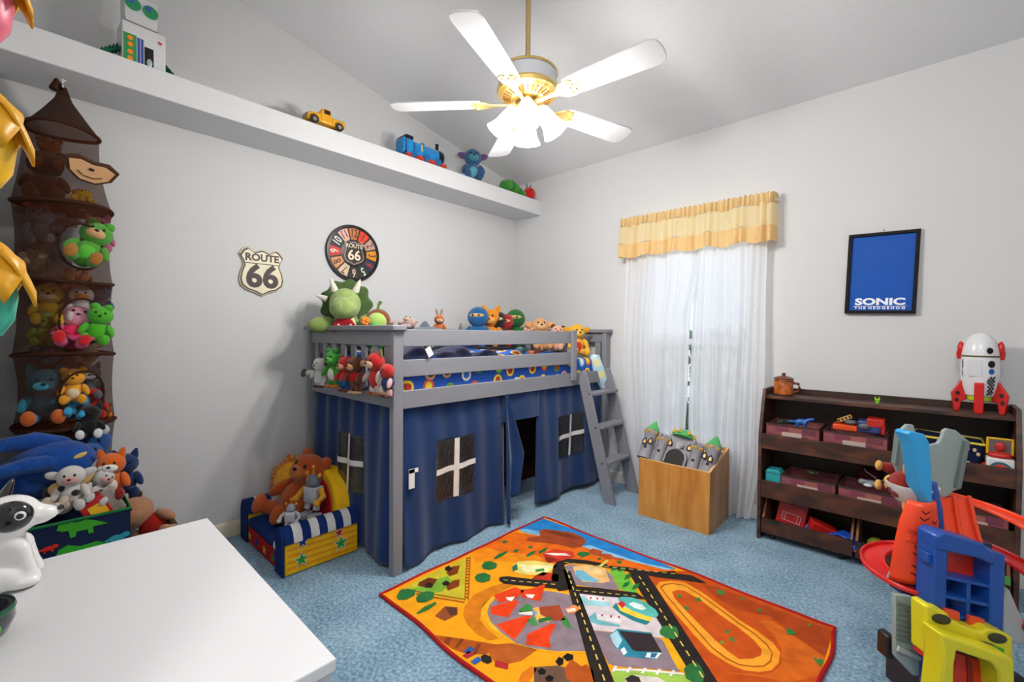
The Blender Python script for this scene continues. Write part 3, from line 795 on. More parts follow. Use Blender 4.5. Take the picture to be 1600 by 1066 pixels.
# desert grounds
ink('#e26a1a', [(-1.863, 1.733), (-1.845, 2.018), (-1.702, 2.077), (-1.451, 2.191), (-1.292, 2.167), (-1.172, 2.191), (-0.953, 2.270), (-0.919, 2.235), (-1.218, 2.044), (-1.398, 1.974), (-1.437, 1.919), (-1.433, 1.871), (-1.623, 1.739), (-1.684, 1.699), (-1.806, 1.653)], 1)
ink('#ee8a1a', [(-1.871, 1.666), (-1.833, 1.761), (-1.735, 1.778), (-1.563, 1.888), (-1.501, 1.875), (-1.433, 1.871), (-1.623, 1.739), (-1.684, 1.699), (-1.749, 1.601)], 2)
ink('#c0501a', [(-1.06, 2.14), (-.9, 2.30), (-.266, 2.285), (-.266, 1.09), (-.42, 1.09), (-.266, 1.40), (-.523, 1.639)], 1)
ink('#c0501a', [(-.42, 1.09), (-.266, 1.09), (-.266, 1.30)], 2)
ink('#cf6420', [(-0.522, 1.707), (-0.453, 1.749), (-0.386, 1.793), (-0.350, 1.798), (-0.249, 1.925), (-0.267, 2.054), (-0.371, 2.104), (-0.469, 2.157), (-0.516, 2.122), (-0.442, 2.056), (-0.403, 1.996), (-0.380, 1.896), (-0.394, 1.829), (-0.423, 1.784), (-0.470, 1.751)] , 2)
ink('#a8441c', [(-0.800, 2.233), (-0.741, 2.260), (-0.575, 2.257), (-0.422, 2.258), (-0.275, 2.257), (-0.258, 2.072), (-0.292, 2.066), (-0.381, 2.114), (-0.485, 2.186), (-0.605, 2.130), (-0.725, 2.179)], 2)
# sky and mesas
ink('#2a82c8', [(-1.852, 2.059), (-1.853, 2.297), (-1.457, 2.303), (-1.165, 2.300), (-0.950, 2.286), (-0.978, 2.239), (-1.172, 2.191), (-1.237, 2.165), (-1.319, 2.161), (-1.398, 2.161), (-1.445, 2.146), (-1.707, 2.083)], 2)
ink('#7fb6dc', [(-1.849, 2.055), (-1.825, 2.096), (-1.744, 2.128), (-1.713, 2.101), (-1.706, 2.082), (-1.787, 2.052)], 3)
ink('#8fc0e0', [(-1.447, 2.148), (-1.418, 2.192), (-1.310, 2.198), (-1.182, 2.209), (-1.055, 2.235), (-0.954, 2.273), (-0.978, 2.239), (-1.171, 2.189), (-1.315, 2.155)], 3)
ink('#9c4526', [(-1.739, 2.121), (-1.750, 2.170), (-1.690, 2.203), (-1.584, 2.259), (-1.505, 2.246), (-1.456, 2.218), (-1.441, 2.140), (-1.468, 2.094), (-1.553, 2.072), (-1.628, 2.031), (-1.673, 1.998), (-1.724, 1.981), (-1.742, 2.017), (-1.697, 2.082)], 4)
ink('#7f3a22', [(-1.739, 2.157), (-1.682, 2.193), (-1.581, 2.229), (-1.502, 2.216), (-1.552, 2.189), (-1.654, 2.157)], 5)
ink('#b0522c', [(-1.387, 2.133), (-1.382, 2.173), (-1.325, 2.183), (-1.315, 2.155), (-1.277, 2.181), (-1.241, 2.170), (-1.193, 2.189), (-1.185, 2.175), (-1.267, 2.127), (-1.363, 2.108)], 4)
ink('#86381e', [(-0.739, 2.050), (-0.701, 2.049), (-0.639, 2.016), (-0.586, 2.001), (-0.611, 1.988), (-0.659, 1.986), (-0.650, 1.918), (-0.682, 1.909), (-0.732, 1.949), (-0.712, 1.992)], 5)
# oval dirt track
def oval(pts): return pts
ink('#ef9a2c', [(-0.952, 2.059), (-0.953, 2.108), (-0.919, 2.156), (-0.860, 2.190), (-0.775, 2.165), (-0.671, 2.115), (-0.576, 2.065), (-0.494, 2.036), (-0.434, 2.004), (-0.400, 1.963), (-0.390, 1.895), (-0.400, 1.835), (-0.429, 1.795), (-0.474, 1.765), (-0.530, 1.761), (-0.596, 1.776), (-0.683, 1.835), (-0.785, 1.910), (-0.881, 1.990)], 3)
ink('#a84e16', [(-0.932, 2.063), (-0.931, 2.100), (-0.905, 2.139), (-0.856, 2.165), (-0.772, 2.141), (-0.669, 2.092), (-0.575, 2.044), (-0.502, 2.014), (-0.445, 1.976), (-0.419, 1.936), (-0.412, 1.881), (-0.424, 1.836), (-0.452, 1.806), (-0.494, 1.779), (-0.541, 1.780), (-0.601, 1.803), (-0.678, 1.860), (-0.780, 1.938), (-0.873, 2.011)], 4)
ink('#f2a232', [(-0.925, 2.063), (-0.923, 2.097), (-0.900, 2.134), (-0.853, 2.157), (-0.772, 2.132), (-0.669, 2.083), (-0.575, 2.035), (-0.502, 2.006), (-0.447, 1.968), (-0.422, 1.933), (-0.417, 1.882), (-0.427, 1.841), (-0.454, 1.812), (-0.495, 1.785), (-0.540, 1.787), (-0.599, 1.809), (-0.676, 1.867), (-0.777, 1.943), (-0.868, 2.013)], 5)
ink('#c4521c', [(-0.873, 2.064), (-0.864, 2.098), (-0.836, 2.116), (-0.748, 2.091), (-0.648, 2.042), (-0.559, 2.005), (-0.494, 1.967), (-0.455, 1.929), (-0.449, 1.890), (-0.468, 1.850), (-0.503, 1.812), (-0.551, 1.828), (-0.618, 1.867), (-0.688, 1.914), (-0.779, 1.975), (-0.845, 2.025)], 6)
# roads
BK = '#2b2624'
ink(BK, [(-1.433, 1.871), (-1.445, 1.929), (-1.417, 1.978), (-1.337, 2.033), (-1.236, 2.074), (-1.198, 2.047), (-1.225, 2.034), (-1.314, 1.999), (-1.379, 1.948), (-1.396, 1.906)], 4)
ink(BK, [(-1.220, 2.064), (-1.141, 2.124), (-1.050, 2.159), (-0.951, 2.225), (-0.862, 2.280), (-0.782, 2.258), (-0.790, 2.246), (-0.879, 2.202), (-0.977, 2.141), (-1.052, 2.109), (-1.119, 2.083), (-1.196, 2.047)], 4)
ink(BK, [(-1.557, 1.590), (-1.531, 1.623), (-1.417, 1.694), (-1.338, 1.748), (-1.324, 1.769), (-1.280, 1.710), (-1.376, 1.646), (-1.497, 1.561), (-1.537, 1.564)], 4)
ink(BK, [(-1.40, 1.86), (-1.368, 1.867), (-.841, 1.336), (-.592, 1.09), (-.451, 1.09), (-.788, 1.386), (-1.33, 1.88)] , 5)
ink(BK, [(-1.433, 1.871), (-1.411, 1.926), (-1.262, 1.784), (-1.229, 1.758), (-1.267, 1.694), (-1.356, 1.752)], 5)
ink(BK, [(-1.258, 1.771), (-1.145, 1.851), (-0.992, 1.943), (-0.935, 1.925), (-0.951, 1.910), (-1.065, 1.826), (-1.143, 1.775), (-1.197, 1.740)], 4)
ink(BK, [(-1.11, 2.08), (-1.03, 2.13), (-.523, 1.639), (-.275, 1.40), (-.275, 1.296), (-.58, 1.585)], 5)
def dashes(p, q, n, w=.0028, lv=7):
    p, q = Vector(p).to_2d(), Vector(q).to_2d(); d = (q - p); u = d.normalized(); v = Vector((-u.y, u.x))
    for i in range(n):
        a = p + d * (i + .2) / n; b = p + d * (i + .75) / n
        ink('#e8c860', [tuple(a - v * w), tuple(b - v * w), tuple(b + v * w), tuple(a + v * w)], lv)
dashes((-1.36, 1.885), (-.55, 1.115), 22)
dashes((-1.06, 2.09), (-.29, 1.36), 20)
_a, _b = [(-1.411, 1.926), (-0.921, 2.240)]; dashes(_a, _b, 14)
_a, _b = [(-1.530, 1.578), (-1.306, 1.735)]; dashes(_a, _b, 7)
_a, _b = [(-1.218, 1.754), (-0.974, 1.920)]; dashes(_a, _b, 8)
# paved lots
ink('#8f8088', [(-1.384, 1.901), (-1.372, 1.938), (-1.220, 2.025), (-1.163, 2.000), (-1.062, 1.906), (-1.163, 1.843), (-1.258, 1.788)], 3)
ink('#6cb83c', [(-1.196, 2.032), (-1.146, 2.080), (-1.070, 2.028), (-0.985, 1.945), (-1.025, 1.920), (-1.067, 1.915), (-1.153, 1.994)], 3)
ink('#d9cdd2', [(-1.197, 1.740), (-1.143, 1.775), (-1.038, 1.845), (-0.934, 1.900), (-0.836, 1.839), (-0.757, 1.735), (-0.806, 1.698), (-0.915, 1.629), (-0.998, 1.570), (-1.080, 1.640)], 3)
ink('#8d7b85', [(-0.996, 1.567), (-0.913, 1.626), (-0.803, 1.701), (-0.751, 1.721), (-0.641, 1.597), (-0.704, 1.554), (-0.826, 1.457), (-0.853, 1.452)], 3)
ink('#f0b020', [(-0.765, 1.718), (-0.737, 1.734), (-0.628, 1.642), (-0.631, 1.603), (-0.653, 1.603)], 4)
ink('#9cc050', [(-0.821, 1.422), (-0.809, 1.445), (-0.730, 1.512), (-0.637, 1.586), (-0.599, 1.599), (-0.576, 1.583), (-0.544, 1.541), (-0.751, 1.344)], 4)
ink('#d9d2c8', [(-0.773, 1.432), (-0.754, 1.466), (-0.686, 1.515), (-0.641, 1.513), (-0.624, 1.493), (-0.738, 1.385)], 5)
ink('#3a3030', [(-0.770, 1.427), (-0.760, 1.460), (-0.736, 1.468), (-0.717, 1.448), (-0.750, 1.416)], 6)
ink('#eceae4', [(-0.825, 1.438), (-0.748, 1.510), (-0.662, 1.573), (-0.628, 1.598), (-0.625, 1.589), (-0.662, 1.562), (-0.744, 1.501), (-0.822, 1.429)], 6)
ink('#eceae4', [(-0.828, 1.456), (-0.819, 1.462), (-0.813, 1.430), (-0.821, 1.424)], 7); ink('#eceae4', [(-0.786, 1.487), (-0.777, 1.493), (-0.774, 1.461), (-0.782, 1.455)], 7)
ink('#eceae4', [(-0.744, 1.521), (-0.735, 1.527), (-0.733, 1.494), (-0.741, 1.488)], 7); ink('#eceae4', [(-0.703, 1.553), (-0.694, 1.559), (-0.692, 1.525), (-0.700, 1.519)], 7); ink('#eceae4', [(-0.664, 1.582), (-0.655, 1.588), (-0.654, 1.553), (-0.661, 1.547)], 7)
# round motel lot with orange tents
ink('#f4ae24', [(-1.410, 1.317), (-1.450, 1.374), (-1.471, 1.456), (-1.464, 1.535), (-1.434, 1.592), (-1.279, 1.694), (-1.169, 1.746), (-1.062, 1.651), (-0.969, 1.567), (-0.901, 1.481), (-1.025, 1.362), (-1.111, 1.310), (-1.192, 1.289), (-1.278, 1.285), (-1.356, 1.295)], 2)
ink('#8a7a84', [(-1.395, 1.347), (-1.429, 1.394), (-1.447, 1.453), (-1.440, 1.531), (-1.409, 1.588), (-1.271, 1.684), (-1.172, 1.725), (-1.077, 1.636), (-0.983, 1.554), (-0.919, 1.476), (-1.031, 1.369), (-1.109, 1.318), (-1.172, 1.295), (-1.253, 1.296), (-1.336, 1.314)], 3)
ink('#d0781c', [(-1.529, 1.491), (-1.503, 1.574), (-1.454, 1.592), (-1.471, 1.456), (-1.438, 1.353), (-1.386, 1.295), (-1.328, 1.278), (-1.242, 1.267), (-1.263, 1.233), (-1.328, 1.224), (-1.402, 1.237), (-1.463, 1.267), (-1.501, 1.309), (-1.536, 1.394)], 2)
TN = '#e2421c'
ink(TN, [(-1.469, 1.458), (-1.440, 1.577), (-1.389, 1.589), (-1.373, 1.515), (-1.394, 1.461), (-1.406, 1.433)], 5)
ink(TN, [(-1.403, 1.575), (-1.376, 1.620), (-1.352, 1.700), (-1.278, 1.573), (-1.359, 1.537)], 5)
ink(TN, [(-1.414, 1.384), (-1.370, 1.501), (-1.349, 1.504), (-1.314, 1.409), (-1.302, 1.391), (-1.375, 1.351)], 5)
ink(TN, [(-1.310, 1.317), (-1.262, 1.444), (-1.239, 1.466), (-1.201, 1.346), (-1.191, 1.302), (-1.266, 1.310)], 5)
ink(TN, [(-1.176, 1.362), (-1.148, 1.479), (-1.129, 1.498), (-1.096, 1.407), (-1.057, 1.368), (-1.139, 1.314)], 5)
ink('#f2ece4', [(-1.365, 1.567), (-1.330, 1.595), (-1.320, 1.566), (-1.340, 1.555)], 6)
ink('#f2ece4', [(-1.415, 1.484), (-1.387, 1.519), (-1.374, 1.483), (-1.393, 1.476)], 6)
ink('#3f8a44', [(-1.307, 1.463), (-1.313, 1.513), (-1.287, 1.522), (-1.258, 1.494), (-1.294, 1.444)], 5)
ink('#e8e0d8', [(-1.300, 1.450), (-1.258, 1.494), (-1.240, 1.472), (-1.287, 1.436)], 5)
ink('#9c4428', [(-1.256, 1.537), (-1.198, 1.611), (-1.116, 1.544), (-1.150, 1.506), (-1.220, 1.501)], 5)
ink('#e8b050', [(-1.272, 1.510), (-1.258, 1.535), (-1.210, 1.498), (-1.163, 1.505), (-1.158, 1.482), (-1.205, 1.459)], 5)
ink('#6aa8d0', [(-1.252, 1.493), (-1.248, 1.507), (-1.228, 1.491), (-1.233, 1.477)], 6)
ink('#3f8a44', [(-1.234, 1.431), (-1.230, 1.469), (-1.176, 1.432), (-1.203, 1.417)], 5); ink('#3f8a44', [(-1.130, 1.530), (-1.135, 1.571), (-1.057, 1.515), (-1.104, 1.512)], 5)
ink('#2f6a38', [(-1.206, 1.469), (-1.175, 1.521), (-1.160, 1.502), (-1.185, 1.451)], 6)
# civic building, shops
ink('#e8b878', [(-1.349, 1.927), (-1.309, 1.990), (-1.221, 2.033), (-1.133, 1.937), (-1.157, 1.899), (-1.231, 1.843), (-1.295, 1.872)], 5)
ink('#6fb2cc', [(-1.319, 1.906), (-1.292, 1.932), (-1.236, 1.914), (-1.172, 1.907), (-1.186, 1.879), (-1.242, 1.847), (-1.287, 1.865)], 6)
ink('#f0c88c', [(-1.316, 1.967), (-1.238, 2.008), (-1.183, 1.965), (-1.225, 1.940), (-1.275, 1.940)], 6)
ink('#d8cc60', [(-1.255, 2.017), (-1.258, 2.112), (-1.243, 2.114), (-1.237, 2.012)], 7)
ink('#e8d470', [(-1.583, 1.710), (-1.591, 1.770), (-1.535, 1.834), (-1.414, 1.889), (-1.405, 1.815), (-1.403, 1.753), (-1.490, 1.686), (-1.542, 1.675)], 5)
ink('#2d6a50', [(-1.579, 1.705), (-1.583, 1.747), (-1.537, 1.704), (-1.543, 1.671)], 6)
ink('#f4e8b0', [(-1.561, 1.747), (-1.429, 1.866), (-1.416, 1.788), (-1.500, 1.707)], 6)
ink('#3f9048', [(-1.473, 1.766), (-1.447, 1.807), (-1.428, 1.789), (-1.456, 1.750)], 7)
ink('#b83424', [(-1.435, 1.715), (-1.429, 1.776), (-1.357, 1.813), (-1.317, 1.760), (-1.429, 1.690)], 5)
ink('#c83a2a', [(-1.552, 1.926), (-1.538, 2.007), (-1.443, 2.060), (-1.398, 2.019), (-1.437, 1.919), (-1.463, 1.868), (-1.496, 1.879)], 5)
ink('#e8dcd0', [(-1.547, 1.931), (-1.522, 1.964), (-1.460, 2.015), (-1.425, 2.011), (-1.494, 1.950)], 6)
ink('#8a2a20', [(-1.521, 1.910), (-1.480, 1.931), (-1.445, 1.929), (-1.465, 1.871), (-1.490, 1.876)], 6)
# round diner with turquoise roof
ink('#2a7f88', [(-1.017, 1.765), (-1.023, 1.803), (-0.955, 1.783), (-0.848, 1.794), (-0.850, 1.754), (-0.903, 1.741), (-0.969, 1.745)], 5)
ink('#f0cc48', [(-1.017, 1.802), (-0.988, 1.799), (-0.859, 1.828), (-0.844, 1.787), (-0.902, 1.770), (-0.980, 1.764)], 6)
ink('#58b4ac', [(-1.031, 1.833), (-1.029, 1.861), (-0.990, 1.892), (-0.928, 1.900), (-0.866, 1.879), (-0.843, 1.855), (-0.842, 1.828), (-0.878, 1.810), (-0.941, 1.801), (-1.001, 1.812)], 7)
ink('#dfeee8', [(-0.977, 1.834), (-0.968, 1.862), (-0.931, 1.872), (-0.901, 1.858), (-0.907, 1.835), (-0.942, 1.825)], 8)
ink('#c82c3c', [(-1.015, 1.804), (-1.008, 1.836), (-0.983, 1.823), (-0.980, 1.785)], 8)
ink('#9ccfd4', [(-1.165, 1.718), (-1.160, 1.745), (-1.127, 1.740), (-1.041, 1.785), (-1.030, 1.756), (-1.084, 1.713), (-1.128, 1.683)], 5)
ink('#e8e8e6', [(-1.149, 1.753), (-1.076, 1.803), (-1.043, 1.789), (-1.125, 1.737)], 6)
ink('#6fb4bc', [(-1.055, 1.629), (-1.054, 1.681), (-1.019, 1.641), (-0.930, 1.677), (-0.925, 1.666), (-1.002, 1.613), (-1.029, 1.609)], 5)
ink('#e4e4e4', [(-1.039, 1.672), (-0.968, 1.723), (-0.929, 1.694), (-1.018, 1.642)], 5)
ink('#c83040', [(-1.133, 1.754), (-1.127, 1.765), (-1.119, 1.749), (-1.123, 1.744)], 7); ink('#c83040', [(-1.108, 1.772), (-1.102, 1.782), (-1.094, 1.766), (-1.099, 1.762)], 7); ink('#c83040', [(-1.087, 1.789), (-1.080, 1.799), (-1.073, 1.783), (-1.077, 1.778)], 7)
ink('#c83040', [(-1.026, 1.680), (-1.020, 1.689), (-1.013, 1.675), (-1.017, 1.671)], 7); ink('#c83040', [(-0.994, 1.701), (-0.988, 1.711), (-0.980, 1.695), (-0.985, 1.691)], 7); ink('#c83040', [(-0.967, 1.721), (-0.961, 1.731), (-0.954, 1.715), (-0.958, 1.710)], 7)
# flat roofed garage block
ink('#2f8098', [(-0.930, 1.589), (-0.926, 1.649), (-0.813, 1.723), (-0.802, 1.711), (-0.731, 1.643), (-0.730, 1.595), (-0.828, 1.523), (-0.853, 1.549), (-0.871, 1.540)], 5)
ink('#352c30', [(-0.916, 1.641), (-0.809, 1.715), (-0.732, 1.646), (-0.804, 1.582), (-0.822, 1.578)], 6)
ink('#a8d4dc', [(-0.928, 1.591), (-0.922, 1.637), (-0.877, 1.601), (-0.865, 1.542), (-0.898, 1.562)], 6)
ink('#e4eef0', [(-0.855, 1.547), (-0.851, 1.569), (-0.828, 1.550), (-0.830, 1.526)], 7); ink('#e4eef0', [(-0.771, 1.604), (-0.731, 1.639), (-0.731, 1.598), (-0.766, 1.574)], 7)
ink('#2f6a8c', [(-0.759, 1.611), (-0.740, 1.627), (-0.738, 1.596), (-0.752, 1.587)], 8)
# orange sign on the road, junk yard, tyres, fences
ink('#f08a4c', [(-1.164, 1.602), (-1.151, 1.657), (-1.117, 1.659), (-1.114, 1.614), (-1.132, 1.585)], 8); ink('#f4e4d8', [(-1.157, 1.606), (-1.134, 1.642), (-1.120, 1.626), (-1.138, 1.593)], 9)
ink('#8a4a28', [(-1.565, 1.247), (-1.520, 1.283), (-1.480, 1.250), (-1.486, 1.185), (-1.542, 1.176)], 4); ink('#5a3828', [(-1.561, 1.248), (-1.516, 1.278), (-1.483, 1.248), (-1.494, 1.222)], 5)
ink('#a8521c', [(-1.443, 1.101), (-1.353, 1.160), (-1.216, 1.240), (-1.214, 1.169), (-1.283, 1.116), (-1.323, 1.102), (-1.366, 1.097)], 3)
ink('#7c3a1c', [(-1.402, 1.126), (-1.380, 1.141), (-1.361, 1.102), (-1.386, 1.101)], 4); ink('#7c3a1c', [(-1.353, 1.160), (-1.338, 1.168), (-1.320, 1.116), (-1.329, 1.108)], 4); ink('#7c3a1c', [(-1.286, 1.186), (-1.271, 1.198), (-1.241, 1.144), (-1.254, 1.132)], 4)
ink('#2f55a0', [(-1.289, 1.122), (-1.291, 1.156), (-1.264, 1.157), (-1.267, 1.119)], 6); ink('#a82c3a', [(-1.274, 1.101), (-1.276, 1.135), (-1.245, 1.140), (-1.251, 1.105)], 6)
ink('#2f60b0', [(-1.230, 1.103), (-1.227, 1.140), (-1.204, 1.139), (-1.206, 1.104)], 6); ink('#b02a30', [(-1.164, 1.166), (-1.160, 1.175), (-1.119, 1.193), (-1.102, 1.171), (-1.147, 1.149)], 6)
ink('#2a2422', [(-1.221, 1.146), (-1.219, 1.165), (-1.192, 1.173), (-1.171, 1.159), (-1.174, 1.139), (-1.198, 1.133)], 6)
ink('#b05a24', [(-1.248, 1.210), (-1.186, 1.282), (-1.090, 1.324), (-1.095, 1.237), (-1.139, 1.162), (-1.200, 1.172)], 2)
ink('#6a5040', [(-1.040, 1.246), (-0.985, 1.309), (-0.890, 1.356), (-0.857, 1.307), (-0.987, 1.183)], 4)
ink('#d8761c', [(-1.053, 1.191), (-1.051, 1.241), (-1.026, 1.248), (-1.007, 1.173), (-1.037, 1.155)], 4)
ink('#211c1c', [(-1.019, 1.239), (-1.018, 1.261), (-0.998, 1.264), (-0.988, 1.247), (-1.000, 1.230)], 6); ink('#211c1c', [(-0.978, 1.233), (-0.976, 1.255), (-0.956, 1.257), (-0.949, 1.239), (-0.962, 1.224)], 6)
ink('#211c1c', [(-1.000, 1.321), (-1.005, 1.350), (-0.986, 1.355), (-0.971, 1.331), (-0.977, 1.313)], 6); ink('#211c1c', [(-0.995, 1.359), (-0.993, 1.388), (-0.971, 1.396), (-0.958, 1.377), (-0.969, 1.354)], 6)
ink('#b0521f', [(-0.956, 1.321), (-0.962, 1.374), (-0.915, 1.369), (-0.908, 1.391), (-0.870, 1.379), (-0.836, 1.335), (-0.870, 1.288), (-0.922, 1.283)], 5)
# crop field with little carts and picket fences
ink('#c8b830', [(-1.817, 1.178), (-1.833, 1.337), (-1.824, 1.601), (-1.530, 1.339), (-1.660, 1.266)], 2)
ink('#7aa838', [(-1.784, 1.210), (-1.785, 1.322), (-1.752, 1.415), (-1.689, 1.395), (-1.664, 1.306), (-1.708, 1.247)], 3)
FEN = '#a04a1c'
for s in range(14):
    t = s / 14
    a = [(-1.822, 1.602), (-1.809, 1.616), (-1.525, 1.352), (-1.533, 1.337)]
    p = [Vector(q) for q in a]
    l, r_ = p[0].lerp(p[3], t), p[1].lerp(p[2], t)
    l2, r3 = p[0].lerp(p[3], t + .02), p[1].lerp(p[2], t + .02)
    ink(FEN, [tuple(l), tuple(r_), tuple(r3), tuple(l2)], 5)
ink(FEN, [(-1.824, 1.601), (-1.820, 1.604), (-1.531, 1.338), (-1.534, 1.336)], 5); ink(FEN, [(-1.816, 1.620), (-1.816, 1.626), (-1.522, 1.352), (-1.524, 1.348)], 5)
ink(FEN, [(-1.823, 1.191), (-1.673, 1.276), (-1.544, 1.346), (-1.538, 1.341), (-1.667, 1.271), (-1.816, 1.186)], 5); ink(FEN, [(-1.740, 1.215), (-1.653, 1.261), (-1.526, 1.331), (-1.521, 1.326), (-1.647, 1.256), (-1.735, 1.212)], 5)
ink('#6a3418', [(-1.808, 1.281), (-1.809, 1.339), (-1.766, 1.361), (-1.743, 1.324), (-1.740, 1.279), (-1.790, 1.259)], 5); ink('#2a1e1c', [(-1.771, 1.288), (-1.774, 1.314), (-1.740, 1.317), (-1.724, 1.295), (-1.746, 1.274)], 6)
ink('#7c3a18', [(-1.781, 1.428), (-1.806, 1.491), (-1.785, 1.522), (-1.734, 1.463), (-1.743, 1.419)], 5); ink('#2a1e1c', [(-1.824, 1.452), (-1.827, 1.481), (-1.788, 1.476), (-1.779, 1.447), (-1.798, 1.437)], 6)
ink('#7c3a18', [(-1.679, 1.347), (-1.700, 1.404), (-1.686, 1.438), (-1.640, 1.394), (-1.651, 1.334)], 5); ink('#2a1e1c', [(-1.722, 1.354), (-1.726, 1.385), (-1.692, 1.382), (-1.682, 1.359), (-1.701, 1.345)], 6)
# trees and cacti
tree([(-1.784, 1.138), (-1.817, 1.178), (-1.801, 1.212), (-1.763, 1.230), (-1.734, 1.204), (-1.732, 1.157), (-1.758, 1.132)]); tree([(-1.709, 1.193), (-1.729, 1.226), (-1.718, 1.263), (-1.683, 1.279), (-1.650, 1.249), (-1.652, 1.206), (-1.678, 1.181)])
tree([(-1.703, 1.601), (-1.719, 1.639), (-1.699, 1.667), (-1.655, 1.670), (-1.631, 1.638), (-1.642, 1.600), (-1.674, 1.585)]); tree([(-1.644, 1.498), (-1.657, 1.530), (-1.640, 1.564), (-1.598, 1.567), (-1.570, 1.533), (-1.580, 1.496), (-1.613, 1.484)])
tree([(-1.615, 1.128), (-1.628, 1.180), (-1.621, 1.240), (-1.606, 1.232), (-1.598, 1.184), (-1.605, 1.138)]); tree([(-1.711, 1.697), (-1.724, 1.753), (-1.716, 1.812), (-1.700, 1.795), (-1.692, 1.740), (-1.696, 1.700)])
tree([(-1.603, 1.838), (-1.611, 1.893), (-1.600, 1.929), (-1.584, 1.889), (-1.585, 1.843)]); tree([(-1.580, 1.923), (-1.585, 1.975), (-1.573, 2.002), (-1.558, 1.956), (-1.563, 1.913)])
tree([(-0.792, 1.752), (-0.797, 1.789), (-0.776, 1.824), (-0.750, 1.828), (-0.724, 1.787), (-0.728, 1.748), (-0.757, 1.735), (-0.781, 1.737)], '#33753c'); tree([(-0.636, 1.618), (-0.633, 1.654), (-0.617, 1.682), (-0.595, 1.674), (-0.570, 1.642), (-0.562, 1.603), (-0.582, 1.577), (-0.612, 1.578)], '#2e6a38')
tree([(-1.183, 2.028), (-1.193, 2.076), (-1.177, 2.092), (-1.166, 2.053)]); tree([(-1.150, 2.044), (-1.160, 2.092), (-1.142, 2.117), (-1.134, 2.083)]); tree([(-1.091, 2.000), (-1.107, 2.053), (-1.094, 2.079), (-1.078, 2.043)])
tree([(-1.063, 1.932), (-1.076, 1.977), (-1.060, 2.008), (-1.050, 1.966)]); tree([(-1.020, 1.946), (-1.034, 1.996), (-1.020, 2.031), (-1.007, 1.986)])
tree([(-1.409, 2.046), (-1.414, 2.088), (-1.376, 2.115), (-1.356, 2.097), (-1.367, 2.043)]); tree([(-1.305, 2.090), (-1.296, 2.112), (-1.280, 2.096), (-1.290, 2.078)]); tree([(-1.213, 2.135), (-1.197, 2.158), (-1.179, 2.132), (-1.193, 2.119)])
tree([(-1.813, 1.863), (-1.811, 1.896), (-1.782, 1.892), (-1.787, 1.862)]); tree([(-1.691, 1.830), (-1.692, 1.862), (-1.669, 1.861), (-1.665, 1.827)]); tree([(-1.662, 1.926), (-1.654, 1.954), (-1.633, 1.934), (-1.643, 1.915)])
ink('#3a8040', [(-0.844, 2.058), (-0.838, 2.077), (-0.822, 2.059), (-0.831, 2.040)], 8); ink('#3a8040', [(-0.776, 2.091), (-0.760, 2.108), (-0.742, 2.088), (-0.756, 2.068)], 8); ink('#3a8040', [(-0.785, 1.988), (-0.775, 2.003), (-0.758, 1.989), (-0.769, 1.970)], 8)
ink('#3a8040', [(-0.598, 1.948), (-0.593, 1.961), (-0.579, 1.946), (-0.587, 1.927)], 8); ink('#3a8040', [(-0.571, 1.913), (-0.559, 1.926), (-0.545, 1.903), (-0.557, 1.892)], 8); ink('#5a9a3c', [(-0.590, 1.865), (-0.582, 1.877), (-0.571, 1.863), (-0.581, 1.850)], 8)
ink('#3a8040', [(-0.724, 2.224), (-0.713, 2.242), (-0.690, 2.239), (-0.690, 2.206), (-0.709, 2.197)], 8); ink('#3a8040', [(-0.622, 2.238), (-0.612, 2.251), (-0.601, 2.232), (-0.614, 2.223)], 8); ink('#3a8040', [(-0.541, 2.197), (-0.534, 2.212), (-0.520, 2.194), (-0.531, 2.180)], 8)
ink('#3a8040', [(-0.414, 2.124), (-0.406, 2.152), (-0.392, 2.139), (-0.378, 2.143), (-0.385, 2.112), (-0.403, 2.098)], 8); ink('#3a8040', [(-0.301, 2.013), (-0.293, 2.025), (-0.288, 2.013), (-0.279, 2.030), (-0.265, 2.022), (-0.273, 1.981), (-0.285, 1.995)], 8); ink('#5a8a3c', [(-0.355, 2.233), (-0.345, 2.248), (-0.340, 2.231), (-0.349, 2.219)], 8)
print_mb = MB(); pmats = []
for i, (c, lst) in enumerate(_rp.items()):
    pmats.append(M(c, rough=.95, var=(18., .16), spec=.1))
    for poly, lv in lst:
        if len(poly) < 3: continue
        poly = [(min(max(x, RX0 + .006), RX1 - .006), min(max(y, RY0 + .014), RY1 - .006)) for x, y in poly]
        print_mb.add([(x, y, .0093 + lv * .00035) for x, y in poly], [tuple(range(len(poly)))], i)
po = print_mb.build('printed_pattern', pmats, rug, smooth=0, world=True)
po['label'] = 'printed town map with roads, tents and a dirt race track'

